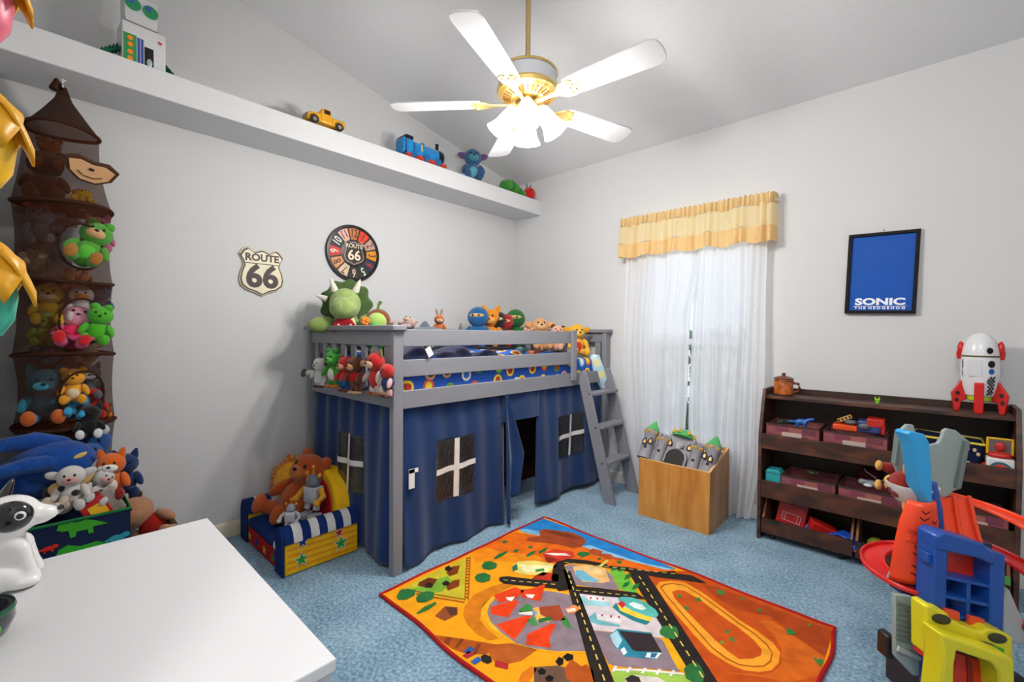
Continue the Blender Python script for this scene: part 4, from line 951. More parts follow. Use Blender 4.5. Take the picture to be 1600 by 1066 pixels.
# ------------------------------------------------------------------ soft toys
BLK = M('#141212', rough=.25)
_cone = {}
def cone(name, parent, mat, c, r, rot=None):
    k = mat.name
    if k not in _cone: _cone[k] = MB().lathe([(1, 0), (.93, .2), (.7, .55), (.35, .88), (.05, 1.0)], 14).mesh('ear_cone', mat, 60)
    o = bpy.data.objects.new(name, _cone[k]); COL.objects.link(o); o.parent = parent; o.location = c; o.scale = r
    if rot is not None: o.rotation_euler = rot
    return o
def plush(name, label, loc, h, fur, rz=90, pose='sit', head=None, belly=None, muzzle=None, ear='round', earc=None, limb=None, foot=None, shirt=None, trousers=None, tilt=(0, 0), eye=True, hood=None, spots=None, group=None, cat='soft toy', nose='#1c1414', tail=None):
    """a sewn toy, front towards local -Y: body, head, limbs, ears, muzzle, eyes as parts"""
    t = thing(name, label, cat, loc, rot=(R(tilt[0]), R(tilt[1]), R(rz)), scale=h, group=group)
    f = F(fur); hm = F(head or fur); lm = F(limb or fur); fm = F(foot or limb or fur)
    sit = pose == 'sit'
    zb = .29 if sit else .40
    sph('body', t, f, (0, 0, zb), (.215, .185, .28 if sit else .25))
    if belly: sph('belly_patch', t, F(belly), (0, -.065, zb - .01), (.16, .135, .2))
    if shirt: sph('shirt', t, FB(shirt), (0, -.004, zb + .06), (.228, .2, .2))
    if trousers: sph('trousers', t, FB(trousers), (0, -.004, zb - .13), (.232, .205, .17))
    zh = zb + .42
    hd = sph('head', t, hm, (0, -.03, zh), (.25, .225, .235))
    if muzzle: sph('muzzle', t, F(muzzle), (0, -.20, zh - .05), (.145, .105, .10))
    ny = -.305 if muzzle else -.255
    if nose: sph('nose', t, M(nose, rough=.3), (0, ny, zh - .015), (.036, .024, .026))
    if eye:
        for s in (-1, 1): sph('eye', t, BLK, (s * .085, -.235, zh + .06), (.024, .016, .03))
    em = F(earc or head or fur)
    for s in (-1, 1):
        if ear == 'round': sph('ear', t, em, (s * .19, 0, zh + .185), (.09, .05, .09))
        elif ear == 'point': cone('ear', t, em, (s * .15, -.01, zh + .14), (.09, .05, .21), (0, R(16 * s), 0))
        elif ear == 'long': sph('ear', t, em, (s * .11, .02, zh + .36), (.06, .04, .19), (0, R(14 * s), 0))
        elif ear == 'side': sph('ear', t, em, (s * .29, .0, zh + .05), (.15, .05, .09), (0, R(-18 * s), 0))
        elif ear == 'big': sph('ear', t, em, (s * .34, .02, zh + .14), (.12, .045, .24), (0, R(24 * s), 0))
        elif ear == 'eyes': 
            e = sph('eye_bump', t, em, (s * .12, -.08, zh + .2), .095)
        sph('arm', t, lm, (s * .245, -.10, zb + .07), (.075, .08, .18), (R(-28), R(-22 * s), 0))
        if sit:
            sph('leg', t, F(trousers) if trousers else lm, (s * .15, -.22, .10), (.10, .2, .10), (0, 0, R(12 * s)))
            sph('foot', t, fm, (s * .18, -.40, .13), (.095, .06, .13))
        else:
            sph('leg', t, F(trousers) if trousers else lm, (s * .11, -.02, .16), (.095, .1, .17))
            sph('foot', t, fm, (s * .12, -.07, .05), (.10, .14, .05))
    if hood:
        sph('hood', t, F(hood), (0, 0, zh + .02), (.262, .24, .25))
        sph('eye_slit', t, F('#e0b878'), (0, -.14, zh + .05), (.19, .135, .07))
        for s in (-1, 1): sph('eye', t, BLK, (s * .07, -.272, zh + .055), (.026, .012, .022))
    if spots:
        for (a, b) in ((20, 20), (150, 5), (200, 50), (80, 60), (-60, 15)):
            sph('spot', t, F(spots), (.16 * math.cos(R(a)), .13 * math.sin(R(a)) - .02, zb + .22 * math.sin(R(b))), (.08, .08, .075))
    if tail: t_ = MB().tube([(0, .15, .1), (.1, .26, .12), (.2, .28, .25), (.22, .24, .36)], [.03, .03, .028, .02], 8).build('tail', F(tail), t)
    return t

# --- on the loft bed: green horned dinosaur
tri = thing('dinosaur_plush', 'large green horned dinosaur plush with red polka dot bow on the bed corner', 'soft toy', (-2.72, 1.36, 1.14), rz=R(58))
g1, g2, ivory = F('#8ea362'), F('#4a6036'), F('#e6e0d2')
blob('body', tri, g1, [((0, .02, .08), (.13, .11, .12)), ((0, -.03, .2), (.07, .07, .07))], .012)
fr_ = [(math.cos(a) * (.155 + .012 * math.cos(a * 9)), math.sin(a) * (.155 + .012 * math.cos(a * 9))) for a in [2 * PI * i / 54 for i in range(54)]]
MB().prism(fr_, .035, lambda u, v, w: (u, .015 + w + .18 * (u * u + v * v), .275 + v)).build('neck_frill', g2, tri, .01)
blob('head', tri, g1, [((0, -.06, .27), (.095, .09, .1)), ((0, -.13, .24), (.085, .075, .07)), ((0, -.15, .28), (.03, .03, .03))], .01)
cone('horn', tri, ivory, (-.06, -.05, .35), (.022, .022, .085), (R(12), R(-18), 0)); cone('horn', tri, ivory, (.06, -.05, .35), (.022, .022, .085), (R(12), R(22), 0)); cone('horn', tri, ivory, (-.11, -.03, .30), (.02, .02, .07), (0, R(-70), 0))
sph('arm', tri, F('#7f964e'), (-.13, -.10, .14), (.085, .05, .05), (0, R(-8), R(35))); sph('arm', tri, g1, (.15, -.09, .15), (.075, .055, .055), (0, R(20), R(-25)))
sph('chest', tri, F('#e2d7a0'), (.02, -.11, .14), (.05, .03, .06))
for s in (-1, 1):
    b_ = cone('bow_loop', tri, F('#a31422'), (0, -.135, .165), (.035, .018, .075), (0, R(118 * s), R(0)))
    sph('bow_tail', tri, F('#a31422'), (s * .035, -.14, .125), (.024, .012, .045), (0, R(-16 * s), 0))
    for dz in (-.015, .015): sph('dot', tri, F('#f3eee8'), (s * .035 + dz * .4, -.152, .125 + dz), (.006, .003, .006))
sph('bow_knot', tri, F('#a31422'), (0, -.14, .165), (.016, .014, .016))
# --- avocado plush, long-eared toys and the rest along the bed
av = thing('avocado_plush', 'round brown and green avocado plush with a green stalk on the bed', 'soft toy', (-2.450, 1.426, 1.284), rz=R(50))
sph('peel', av, F('#7a4424'), (0, .01, .02), (.075, .05, .075)); sph('flesh', av, F('#a9c86a'), (0, -.03, .012), (.058, .035, .058))
MB().tube([(0, 0, .085), (.005, 0, .115), (.02, 0, .14)], [.008, .008, .012], 8).build('stalk', F('#5c7d3a'), av)
sph('seed', av, F('#6fbf5a'), (.0, -.055, -.01), (.03, .018, .03))
fl_ = thing('orange_flower_toy', 'tiny orange knitted flower toy beside the avocado plush', 'soft toy', (-2.420, 1.329, 1.301))
for i in range(5): sph('petal', fl_, F('#ef8a22'), (0, .016 * math.cos(i * 1.257), .016 * math.sin(i * 1.257)), (.01, .013, .013))
sph('centre', fl_, F('#d9661a'), (.006, 0, 0), .009)
plush('hippo_plush', 'pinkish grey lying plush with its back above the guard rail corner', (-2.250, 1.441, 1.227), .17, '#a78f88', rz=20, tilt=(-60, 0), ear='round', muzzle='#b59c94')
sk = thing('grey_shark_plush', 'slate grey plush lying flat behind the top guard rail', 'soft toy', (-2.300, 1.686, 1.224), rz=R(90))
blob('body', sk, F('#5a626c'), [((0, 0, 0), (.2, .06, .05)), ((-.16, 0, .0), (.08, .05, .06)), ('t', [(.1, 0, 0), (.2, 0, .01), (.27, 0, .02)], [.045, .03, .015])], .012)
cone('fin', sk, F('#5a626c'), (-.02, 0, .035), (.045, .012, .05)); cone('tail_fin', sk, F('#5a626c'), (.27, 0, .01), (.02, .01, .07))
for s in (-1, 1): sph('eye', sk, BLK, (-.2, s * .04, .02), .007)
plush('fox_plush', 'small rust brown plush with upright ears peeking over the rail', (-2.300, 1.776, 1.228), .13, '#a85a2c', rz=60, ear='long', earc='#8c7a6c', muzzle='#d9b48c')
for (x, y, w, c, nm) in ((747, 533, .34, '#1d5f94', 'blue'), (767, 533, .34, '#e08a1c', 'orange'), (777, 538, .31, '#2a1e1c', 'black'), (789, 540, .29, '#a81c20', 'red'), (805, 537, .34, '#2c6e34', 'green')):
    p_ = (-2.750, 2.529, 1.168) if nm == 'blue' else (-2.750, 2.678, 1.167) if nm == 'orange' else (-2.720, 2.726, 1.140) if nm == 'black' else (-2.700, 2.801, 1.128) if nm == 'red' else (-2.750, 2.987, 1.141)
    plush('hooded_plush', '%s %s plush figure in the row at the back of the bed' % (nm, 'pointy-eared' if nm == 'orange' else 'hooded'), (p_[0], p_[1], 1.12), w, c, rz=35, ear='point' if nm == 'orange' else 'none', hood=None if nm == 'orange' else c, limb=c, head=c, nose=None if nm != 'orange' else '#5a2c10', group='hooded plush row', muzzle='#f0a848' if nm == 'orange' else None)
plush('pink_plush', 'pale pink plush slumped between the green hooded figure and tan bear', ((-2.500, 2.884, 1.214)), .15, '#d9a890', rz=40, tilt=(-50, 0))
plush('puppy_plush', 'tan floppy-eared plush in a red shirt looking up behind the guard rail', (-2.42, 2.95, 1.08), .31, '#dba06a', rz=50, ear='side', shirt='#b01c24', muzzle='#e6b888', tilt=(-14, 0))
plush('piglet_plush', 'small pink plush with brown hair beside the tan bear', (-2.33, 3.03, 1.09), .23, '#e8b090', rz=40, head='#e8b090', ear='round', earc='#5a3a28', shirt='#c86a5a', tilt=(-10, 8))
plush('puppy_plush', 'yellow floppy-eared plush puppy sitting at the ladder opening of the bed', (-2.12, 3.05, 1.06), .27, '#eeb02c', rz=55, belly='#c8382c', muzzle='#f2bf4c', ear='side', earc='#e09a20')
for (px_, c, nm) in (((-2.060, 2.024, 1.107), '#8a5a40', 'brown'), ((-2.060, 2.337, 1.116), '#4a6a6a', 'grey green'), ((-2.050, 2.450, 1.090), '#c86a44', 'rust'), ((-2.080, 1.490, 1.146), '#7a1c2c', 'dark red')):
    plush('little_plush', 'tiny %s plush lying on the quilt seen between the guard rails' % nm, (px_[0], px_[1], px_[2] - .02), .09, c, rz=80, tilt=(-70, 0), group='tiny plush on the quilt')

# --- toys lined up outside the slatted bed end
def end_toy(px_, *a, **k): return plush(a[0], a[1], (px_[0], 1.175, px_[2]), a[2] * .68, *a[3:], **k)
EG = 'soft toys along the bed end'
pp_ = end_toy((-2.671, 1.160, 0.901), 'puppy_plush', 'white plush puppy with brown feet at the wall side of the bed end', .25, '#d8d4d0', rz=14, pose='stand', foot='#5a3018', trousers='#d8d0cc', earc='#3a241a', ear='side', group=EG)
end_toy((-2.485, 1.160, 0.918), 'frog_plush', 'bright green frog plush with an orange belly on the bed end', .30, '#3f9a34', rz=18, pose='stand', foot='#e07a1c', belly='#e8e2d0', ear='eyes', earc='#2f7f34', muzzle='#55b044', group=EG)
end_toy((-2.347, 1.160, 0.906), 'bear_plush', 'red bear plush in blue trousers on the bed end', .27, '#b8201e', rz=12, pose='stand', trousers='#2a5288', foot='#6a3218', muzzle='#d9a078', limb='#b8201e', group=EG)
end_toy((-2.231, 1.160, 0.906), 'monkey_plush', 'brown monkey plush in a red shirt on the bed end', .28, '#5c3420', rz=6, pose='stand', shirt='#b01c20', muzzle='#cf9a6c', foot='#d0a880', ear='side', earc='#cf9a6c', tail='#4a2818', group=EG)
end_toy((-2.028, 1.160, 0.920), 'cat_plush', 'red cat plush with tan face and pointed ears, largest on the bed end', .30, '#bb1c18', rz=4, pose='stand', ear='point', earc='#8a7048', muzzle='#d9b090', foot='#8a4f28', limb='#b8b0a8', group=EG)
end_toy((-1.921, 1.160, 0.919), 'doll_plush', 'small dark blue and red plush tucked beside the front bed post', .23, '#24304c', rz=0, pose='stand', head='#b82a28', limb='#d8a4a0', foot='#5a2a18', ear='none', shirt='#2a3f6c', group=EG)
gb = thing('green_balloon_dog', 'shiny green foil toy behind the slats of the bed end', 'toy', (-2.3, 1.36, 1.06))
blob('body', gb, M('#1f8a3c', rough=.2, metal=.3), [((0, 0, .06), (.14, .05, .06)), ((-.12, 0, .1), (.06, .04, .05)), ((.13, 0, .1), (.05, .04, .06))], .012)
sph('stretched_leg', pp_, F('#d8d0cc'), (-.42, -.12, .52), (.24, .09, .09), (0, R(-10), 0))
MB().lathe([(.15, 0), (.15, .05), (.1, .08)], 20, (-.66, -.16, .49), (0, R(-78), R(30))).build('dark_sole', F('#3c3c40'), pp_)

# --- child armchair passengers
tb_ = plush('teddy_bear', 'large orange teddy bear sitting in the striped armchair', (-2.75, 1.0, .13), .42, '#b8511c', rz=18, muzzle='#c06a30', tilt=(-24, 14))
sun = thing('fringed_cushion', 'yellow round cushion with an orange fringe behind the teddy bear', 'cushion', (-2.87, 1.09, .29), rot=(R(-12), R(-20), R(30)))
MB().lathe([(.0, .05), (.08, .045), (.13, .02), (.14, 0), (.13, -.02), (.08, -.045), (0, -.05)], 28, rot=(R(90), 0, 0)).build('cover', F('#e8a818'), sun)
fm_ = MB()
for i in range(44):
    a = 2 * PI * i / 44; rr = random.uniform(.165, .185)
    fm_.tube([(.13 * math.cos(a), 0, .13 * math.sin(a)), (rr * math.cos(a + .05), random.uniform(-.02, .02), rr * math.sin(a + .05))], [.012, .006], 6)
fm_.build('fringe', F('#d9741a'), sun)
def toy_robot(loc, label, c1, c2, c3, rz, s):
    t = thing('toy_robot', label, 'toy robot', loc, rz=R(rz), scale=s, group='toy robots in the armchair')
    MB().box((0, 0, .5), (.34, .26, .34)).box((0, -.1, .52), (.22, .12, .2)).build('torso', PL(c1), t, .03)
    MB().lathe([(.1, 0), (.15, .06), (.15, .14), (.1, .22), (.03, .25)], 16, (0, 0, .68)).build('head', PL(c2), t)
    for q in (-1, 1):
        MB().tube([(q * .2, 0, .62), (q * .32, -.04, .5), (q * .3, -.18, .42)], [.07, .06, .055], 10).ell((q * .3, -.2, .41), .075).build('arm', PL(c3), t)
        MB().tube([(q * .1, 0, .36), (q * .13, -.06, .18)], [.08, .07], 10).box((q * .13, -.1, .06), (.15, .26, .12)).build('leg', PL(c1), t, .01)
        MB().lathe([(.03, 0), (.05, .05), (.02, .1)], 10, (q * .15, 0, .88), (0, R(30 * q), 0)).build('lamp_knob', PL('#d8901c'), t)
    MB().lathe([(.02, 0), (.02, .14), (.045, .16), (.02, .2)], 10, (0, 0, .92)).build('antenna', PL('#d98a1c'), t)
    return t
toy_robot((-2.500, 1.061, 0.200), 'grey toy robot with yellow knobs standing in the armchair', '#b4b8c0', '#6c6c78', '#d8961c', 20, .26)
toy_robot((-2.500, 0.940, 0.159), 'white and grey toy robot lying against the striped arm', '#d4d6dc', '#9a9ca4', '#c8cad0', 40, .16)
bt = thing('toy_ball', 'small white toy ball with black feet at the front of the striped arm', 'toy', (-2.440, 0.861, 0.133))
sph('ball', bt, PL('#e0e0e2'), (0, 0, 0), (.035, .03, .035)); sph('cap', bt, PL('#1a2c66'), (0, 0, -.025), (.03, .03, .018))

# ------------------------------------------------------------------ hanging mesh organiser
OCX, OCY = -2.875, .098
org = thing('hanging_organiser', 'tall brown mesh toy organiser hanging from a white hook under the ledge', 'toy organiser', (OCX, OCY, .55))
def mesh_mat(name, col, op):
    m = bpy.data.materials.new(name); m.use_nodes = True; n = m.node_tree; n.nodes.clear()
    d = n.nodes.new('ShaderNodeBsdfDiffuse'); d.inputs[0].default_value = rgb(col)
    p = n.nodes.new('ShaderNodeBsdfTransparent'); x = n.nodes.new('ShaderNodeMixShader'); x.inputs[0].default_value = op
    o = n.nodes.new('ShaderNodeOutputMaterial')
    n.links.new(p.outputs[0], x.inputs[1]); n.links.new(d.outputs[0], x.inputs[2]); n.links.new(x.outputs[0], o.inputs[0])
    return m
mesh_brown = mesh_mat('brown_mesh_cloth', '#4a2a1c', .52)
brown = FB('#3a2116')
rings = [(2.13, .125), (1.79, .168), (1.45, .168), (1.13, .17), (.81, .172), (.57, .16)]
def circ(z, r, n=40, wob=0): return [(OCX + r * math.cos(2 * PI * i / n), OCY + r * math.sin(2 * PI * i / n) * .97, z + wob * math.sin(2 * PI * i / n * 2 + z * 7)) for i in range(n)]
for z, r in rings:
    MB().tube(circ(z, r, 40, .006), .008, 8, closed=True).build('hoop', brown, org, world=True)
    if z < 2: MB().lathe([(r * .97, z - .004), (r * .97, z)], 32, (OCX, OCY, 0)).build('tier_floor', mesh_mat('brown_floor', '#3a2116', .8), org, world=True)
for (z1, ra), (z0, rb) in zip(rings, rings[1:]):
    def pan(u, v):
        a = 2 * PI * u; r = lerp(ra, rb, v) - .03 * math.sin(PI * v) * (.6 + .4 * math.sin(a * 3 + z1))
        return (OCX + r * math.cos(a), OCY + .97 * r * math.sin(a), lerp(z1, z0, v))
    # the toy opening of each tier faces into the room
    b = MB(); n, k = 48, 16
    vs = [pan(i / n, j / k) for i in range(n) for j in range(k + 1)]; fs = []
    for i in range(n):
        for j in range(k):
            a = 2 * PI * (i + .5) / n; v = (j + .5) / k
            if ra > .14 and ((math.atan2(math.sin(a - .35), math.cos(a - .35)) * .19) ** 2 + ((v - .55) * (z1 - z0)) ** 2) ** .5 < .095: continue
            i2 = (i + 1) % n
            fs.append((i * (k + 1) + j, i2 * (k + 1) + j, i2 * (k + 1) + j + 1, i * (k + 1) + j + 1))
    b.add(vs, fs).build('mesh_panel', mesh_brown, org, smooth=80, world=True)
    if ra > .14:
        hp = []
        for i in range(28):
            t_ = 2 * PI * i / 28
            a = .35 + math.cos(t_) * .1 / .19; v = .55 + math.sin(t_) * .1 / (z1 - z0)
            p = pan((a / (2 * PI)) % 1, v); hp.append((p[0] + .006, p[1], p[2]))
        MB().tube(hp, .005, 8, closed=True).build('opening_hoop', brown, org, world=True)
def cap_(u, v):
    a = 2 * PI * u; r = interp([(0, .125), (.35, .075), (.7, .03), (1, .012)], v) * (1 + .1 * math.sin(a * 5) * v)
    return (OCX + r * math.cos(a), OCY + r * math.sin(a) * .97, lerp(2.13, 2.33, v))
MB().grid(cap_, 40, 14, wrap=True).build('cone_top', mesh_mat('brown_gather', '#3a2116', .82), org, smooth=80, world=True)
MB().tube([(OCX, OCY, 2.32), (OCX + .02, OCY - .02, 2.345), (OCX + .03, OCY - .03, 2.30)], [.012, .01, .016], 8).build('tied_loop', brown, org, world=True)
hk = thing('ceiling_hook', 'small white screw hook under the ledge holding the mesh organiser', 'hook', (OCX, OCY, 2.362))
MB().tube([(0, 0, 0), (0, 0, -.012), (.012, 0, -.02), (.016, 0, -.032), (.006, 0, -.042), (-.01, 0, -.036)], .004, 8).lathe([(.012, 0), (.012, -.004)], 14).build('hook_body', PL('#f2f2f0'), hk)
OG = 'toys in the mesh organiser'
ORG = [
 ('bear_plush', 'dark brown bear plush in the top tier of the mesh organiser', (-2.840, 0.042, 1.930), .20, '#3a2014', {}),
 ('apple_plush', 'brown plush with a green leaf mark at the top of the mesh organiser', (-2.840, 0.055, 2.034), .13, '#7a3a1c', {'belly': '#2f7a3c'}),
 ('duck_plush', 'yellow plush spilling from the top tier of the mesh organiser', (-2.740, 0.154, 1.852), .11, '#e8b41c', {'tilt': (-40, 0)}),
 ('red_plush', 'crimson plush at the bottom of the organiser top tier', (-2.780, 0.009, 1.821), .11, '#a01c30', {'tilt': (-60, 0)}),
 ('elephant_plush', 'grey elephant plush behind mesh in the second tier', (-2.800, 0.025, 1.705), .15, '#5a6068', {'ear': 'side'}),
 ('frog_plush', 'lime green frog plush leaning out of the second tier opening', (-2.700, 0.140, 1.636), .19, '#4f9c2c', {'ear': 'eyes', 'belly': '#5cc23a', 'foot': '#a87030', 'tilt': (-12, 20), 'muzzle': '#d9a878'}),
 ('pig_plush', 'fluffy pink plush behind mesh in the second tier', (-2.780, 0.210, 1.687), .15, '#b8607c', {'ear': 'point'}),
 ('lamb_plush', 'cream plush paws behind mesh in the second tier', (-2.780, 0.001, 1.576), .13, '#c8a88c', {'tilt': (-50, 0)}),
 ('doll_plush', 'peach plush lying at the bottom of the second tier', (-2.720, 0.134, 1.518), .13, '#d08a64', {'tilt': (-70, 0), 'ear': 'none'}),
 ('mouse_plush', 'dusty pink plush lying behind mesh of the second tier', (-2.740, 0.076, 1.486), .12, '#b06a60', {'tilt': (-70, 0)}),
 ('chick_plush', 'golden yellow plush with pale face in the third tier', (-2.770, 0.048, 1.357), .16, '#d8ac2c', {'muzzle': '#e8c0a0', 'ear': 'none'}),
 ('seal_plush', 'white plush with an orange beak in the third tier', (-2.740, 0.150, 1.361), .14, '#d8d2cc', {'nose': '#e8902c', 'muzzle': '#e8902c', 'ear': 'none'}),
 ('rabbit_plush', 'hot pink plush with red feet filling the third tier opening', (-2.700, 0.108, 1.258), .18, '#d84c7c', {'shirt': '#e0305c', 'head': '#e89ab0', 'foot': '#c81c24', 'tilt': (-20, 10)}),
 ('frog_plush', 'bright green frog plush in the third tier opening', (-2.700, 0.184, 1.268), .15, '#4cb026', {'ear': 'eyes', 'tilt': (0, 10)}),
 ('turtle_plush', 'olive green plush behind mesh in the third tier', (-2.740, 0.032, 1.246), .13, '#6f8a2c', {'ear': 'none'}),
 ('fish_plush', 'pale blue plush lying behind mesh of the third tier', (-2.740, 0.041, 1.170), .13, '#4c8098', {'tilt': (-60, 0), 'ear': 'side'}),
 ('lamb_plush', 'beige plush at the bottom of the third tier', (-2.720, 0.162, 1.152), .12, '#b89a80', {'tilt': (-40, 0), 'ear': 'side'}),
 ('bear_plush', 'steel blue plush at the wall side of the third tier', (-2.800, 0.218, 1.379), .12, '#3a6480', {}),
 ('cat_plush', 'sparkly teal cat plush with pale goggles filling the fourth tier', (-2.720, 0.033, 0.960), .2, '#1f7a90', {'ear': 'point', 'muzzle': '#3a98ac', 'foot': '#c86428'}),
 ('duck_plush', 'yellow and orange plush in the fourth tier opening', (-2.710, 0.118, 0.997), .13, '#e8a020', {'belly': '#e8d8b0'}),
 ('cat_plush', 'grey and white plush in the fourth tier', (-2.720, 0.173, 1.006), .13, '#5a5c62', {'muzzle': '#d8d8d8', 'ear': 'point'}),
 ('ladybird_plush', 'red plush with white spots in the fourth tier', (-2.710, 0.187, 0.911), .12, '#b01c1c', {'spots': '#e8e0d8', 'ear': 'none'}),
 ('fish_plush', 'glittery turquoise plush lying in the fourth tier opening', (-2.680, 0.108, 0.910), .11, '#2f9ac8', {'tilt': (-30, 20), 'muzzle': '#d8e8ee'}),
 ('monkey_plush', 'black plush with a white paw hanging out of the fourth tier', (-2.650, 0.164, 0.837), .13, '#141216', {'foot': '#e8e8e8', 'tilt': (-10, 0)}),
 ('fox_plush', 'orange plush lying behind mesh of the fourth tier', (-2.740, 0.210, 0.862), .12, '#c8701c', {'tilt': (-50, 0)}),
 ('bear_plush', 'ochre plush behind mesh in the lowest tier', (-2.780, 0.083, 0.731), .15, '#a8741c', {}),
 ('furry_plush', 'shaggy blue plush behind mesh in the lowest tier', (-2.700, 0.180, 0.671), .22, '#1c4c8c', {'ear': 'eyes', 'earc': '#d0d4d8'}),
]
for nm, lb, p, h, c, kw in ORG:
    kw = dict(kw); plush(nm, lb, (p[0] - (.05 if 'opening' in lb or 'hanging out' in lb or 'leaning' in lb else .085), p[1], p[2] - h * .62), h * 1.22, c, rz=kw.pop('rz', 85), group=OG, **kw)
mk = thing('foam_monkey_mask', 'flat tan foam face mask poking out of the organiser top tier', 'mask', (-2.680, 0.175, 1.927), rot=(R(38), R(10), R(95)))
MB().prism([(-.09, .035), (-.05, .055), (0, .045), (.05, .055), (.09, .03), (.075, -.02), (.03, -.055), (-.03, -.055), (-.075, -.02)], .014, lambda u, v, w: (u, w, v)).build('foam_back', M('#4a2c1c', rough=.8), mk, .002)
MB().prism([(-.075, .028), (-.04, .04), (0, .032), (.04, .04), (.075, .024), (.062, -.018), (.025, -.046), (-.025, -.046), (-.062, -.018)], -.005, lambda u, v, w: (u, w, v)).build('foam_face', M('#d9a878', rough=.8), mk, .001)
MB().tube([(-.04, -.007, -.01), (-.02, -.007, -.025), (.015, -.007, -.026), (.04, -.007, -.012)], .0018, 6).build('drawn_smile', BLK, mk)
MB().ell((0, -.007, .012), (.01, .003, .006)).build('drawn_nose', BLK, mk)

# ------------------------------------------------------------------ dinosaur print bin and its toys
bn = thing('fabric_toy_bin', 'navy fabric toy bin printed with green and red dinosaurs', 'toy bin', (-2.49, .09, 0))
BN0, BN1, BN2, BN3, BH = -2.63, -2.36, -.085, .262, .515
navyb = FB('#16223f')
bb_ = MB()
for a in ((BN0, BN1, BN2, BN2 + .006), (BN0, BN1, BN3 - .006, BN3), (BN0, BN0 + .006, BN2, BN3), (BN1 - .006, BN1, BN2, BN3)): bb_.bx(*a, 0.004, BH)
bb_.bx(BN0, BN1, BN2, BN3, .002, .008); bb_.build('bin_walls', navyb, bn, .003, world=True)
rim = MB().tube([(BN0, BN2, BH), (BN1, BN2, BH), (BN1, BN3, BH), (BN0, BN3, BH)], .006, 8, closed=True); rim.build('bound_rim', FB('#1f6a3c'), bn, world=True)
DIN = [(-.5, 0), (-.3, .12), (-.1, .22), (.12, .2), (.3, .28), (.42, .22), (.46, .1), (.36, .04), (.24, .02), (.22, -.16), (.12, -.16), (.1, -.04), (-.1, -.04), (-.12, -.16), (-.22, -.16), (-.2, .0)]
CLD = [(math.cos(a) * (.3 + .06 * math.cos(6 * a)), .7 * math.sin(a) * (.3 + .06 * math.cos(6 * a))) for a in [2 * PI * i / 36 for i in range(36)]]
def bprint(shape, cy, cz, s, col, flip=1):
    MB().prism([(cy + flip * u * s, cz + v * s) for u, v in shape], .0012, lambda u, v, w: (BN1 + .0004 + w, u, v)).build('dinosaur_print' if shape is DIN else 'cloud_print', FB(col), bn, smooth=0, world=True)
for a in ((DIN, .14, .37, .2, '#2f9a2c', -1), (DIN, .03, .29, .2, '#c82a1c', -1), (DIN, .12, .475, .15, '#3f9a2c', -1), (CLD, .06, .35, .09, '#d8dadc', 1), (DIN, .22, .40, .09, '#2a8a9a', 1), (DIN, -.04, .38, .1, '#d8861c', 1), (DIN, .21, .27, .1, '#c83a1c', 1), (CLD, .22, .345, .05, '#d8dadc', 1), (DIN, .03, .425, .06, '#c8281c', 1), (CLD, .10, .27, .05, '#2f8aa0', 1), (DIN, .15, .2, .14, '#3f9a2c', 1), (CLD, -.03, .3, .06, '#2f8aa0', 1)):
    bprint(*a)
for cx, cz, c in ((-2.43, .40, '#2f9a2c'), (-2.5, .33, '#c8861c'), (-2.42, .28, '#d8dadc'), (-2.53, .42, '#c83a1c')):
    MB().prism([(cx + u * .09, cz + v * .09) for u, v in DIN], .0012, lambda u, v, w: (u, BN3 + .0004 + w, v)).build('dinosaur_print', FB(c), bn, smooth=0, world=True)
stf = box_obj('packing_cloth', BN0 + .01, BN1 - .01, BN2 + .01, BN3 - .01, .01, .44, FB('#22304c'), bn, .02)
bl_ = thing('dragon_plush', 'huge royal blue horned plush with beige jaw on top of the toy bin', 'soft toy', (-2.580, 0.050, 0.661), rz=R(92), scale=.86)
bf_ = F('#123f86')
blob('head', bl_, bf_, [((0, 0, .05), (.15, .12, .10)), ((.08, -.06, .02), (.08, .08, .07)), ((-.08, .05, -.02), (.14, .13, .11))], .014)
blob('horn', bl_, bf_, [('t', [(.02, .02, .11), (-.06, .0, .155), (-.15, -.03, .16), (-.23, -.06, .135)], [.055, .045, .033, .012])], .01)
blob('horn', bl_, bf_, [('t', [(.0, -.08, .06), (-.08, -.12, .075), (-.17, -.14, .065), (-.24, -.16, .05)], [.04, .036, .028, .01])], .01)
sph('snout', bl_, F('#c8ccd0'), (.135, -.085, .01), (.045, .05, .04)); sph('eyelid', bl_, F('#d8b45c'), (.075, -.10, .075), (.035, .012, .012), (0, R(-30), 0))
blob('jaw', bl_, F('#d8b070'), [('t', [(.0, -.13, -.05), (.07, -.15, -.04), (.13, -.16, -.01)], [.03, .028, .02])], .008)
plush('furry_plush', 'blue furry plush with two stubby legs above the toy bin', (-2.600, 0.161, 0.566), .2, '#1a4f94', rz=95, ear='none', head='#1a4f94', tilt=(-20, 0))
plush('cow_plush', 'white spotted cow plush in the dinosaur toy bin', (-2.420, 0.095, 0.551), .17, '#d4d0cc', rz=80, spots='#2a2624', muzzle='#d8a09a', ear='side')
plush('dalmatian_plush', 'grey and white spotted puppy plush leaning in the toy bin', (-2.420, 0.134, 0.558), .14, '#c8c6c4', rz=110, spots='#4a4a4e', muzzle='#c89a94', tilt=(0, 35))
plush('fox_plush', 'orange fox plush with white muzzle at the rim of the toy bin', (-2.470, 0.216, 0.549), .19, '#d8641c', rz=75, ear='point', muzzle='#f0ece6', belly='#f0e8e0', foot='#8a2018')
plush('owl_plush', 'navy plush with pointed ears behind the orange fox', (-2.580, 0.270, 0.515), .19, '#14305c', rz=80, ear='point')
plush('dog_plush', 'cream floppy plush lying in the front of the toy bin', (-2.400, 0.059, 0.537), .15, '#c8b8a0', rz=60, ear='side', earc='#c89a50', tilt=(-50, 0))
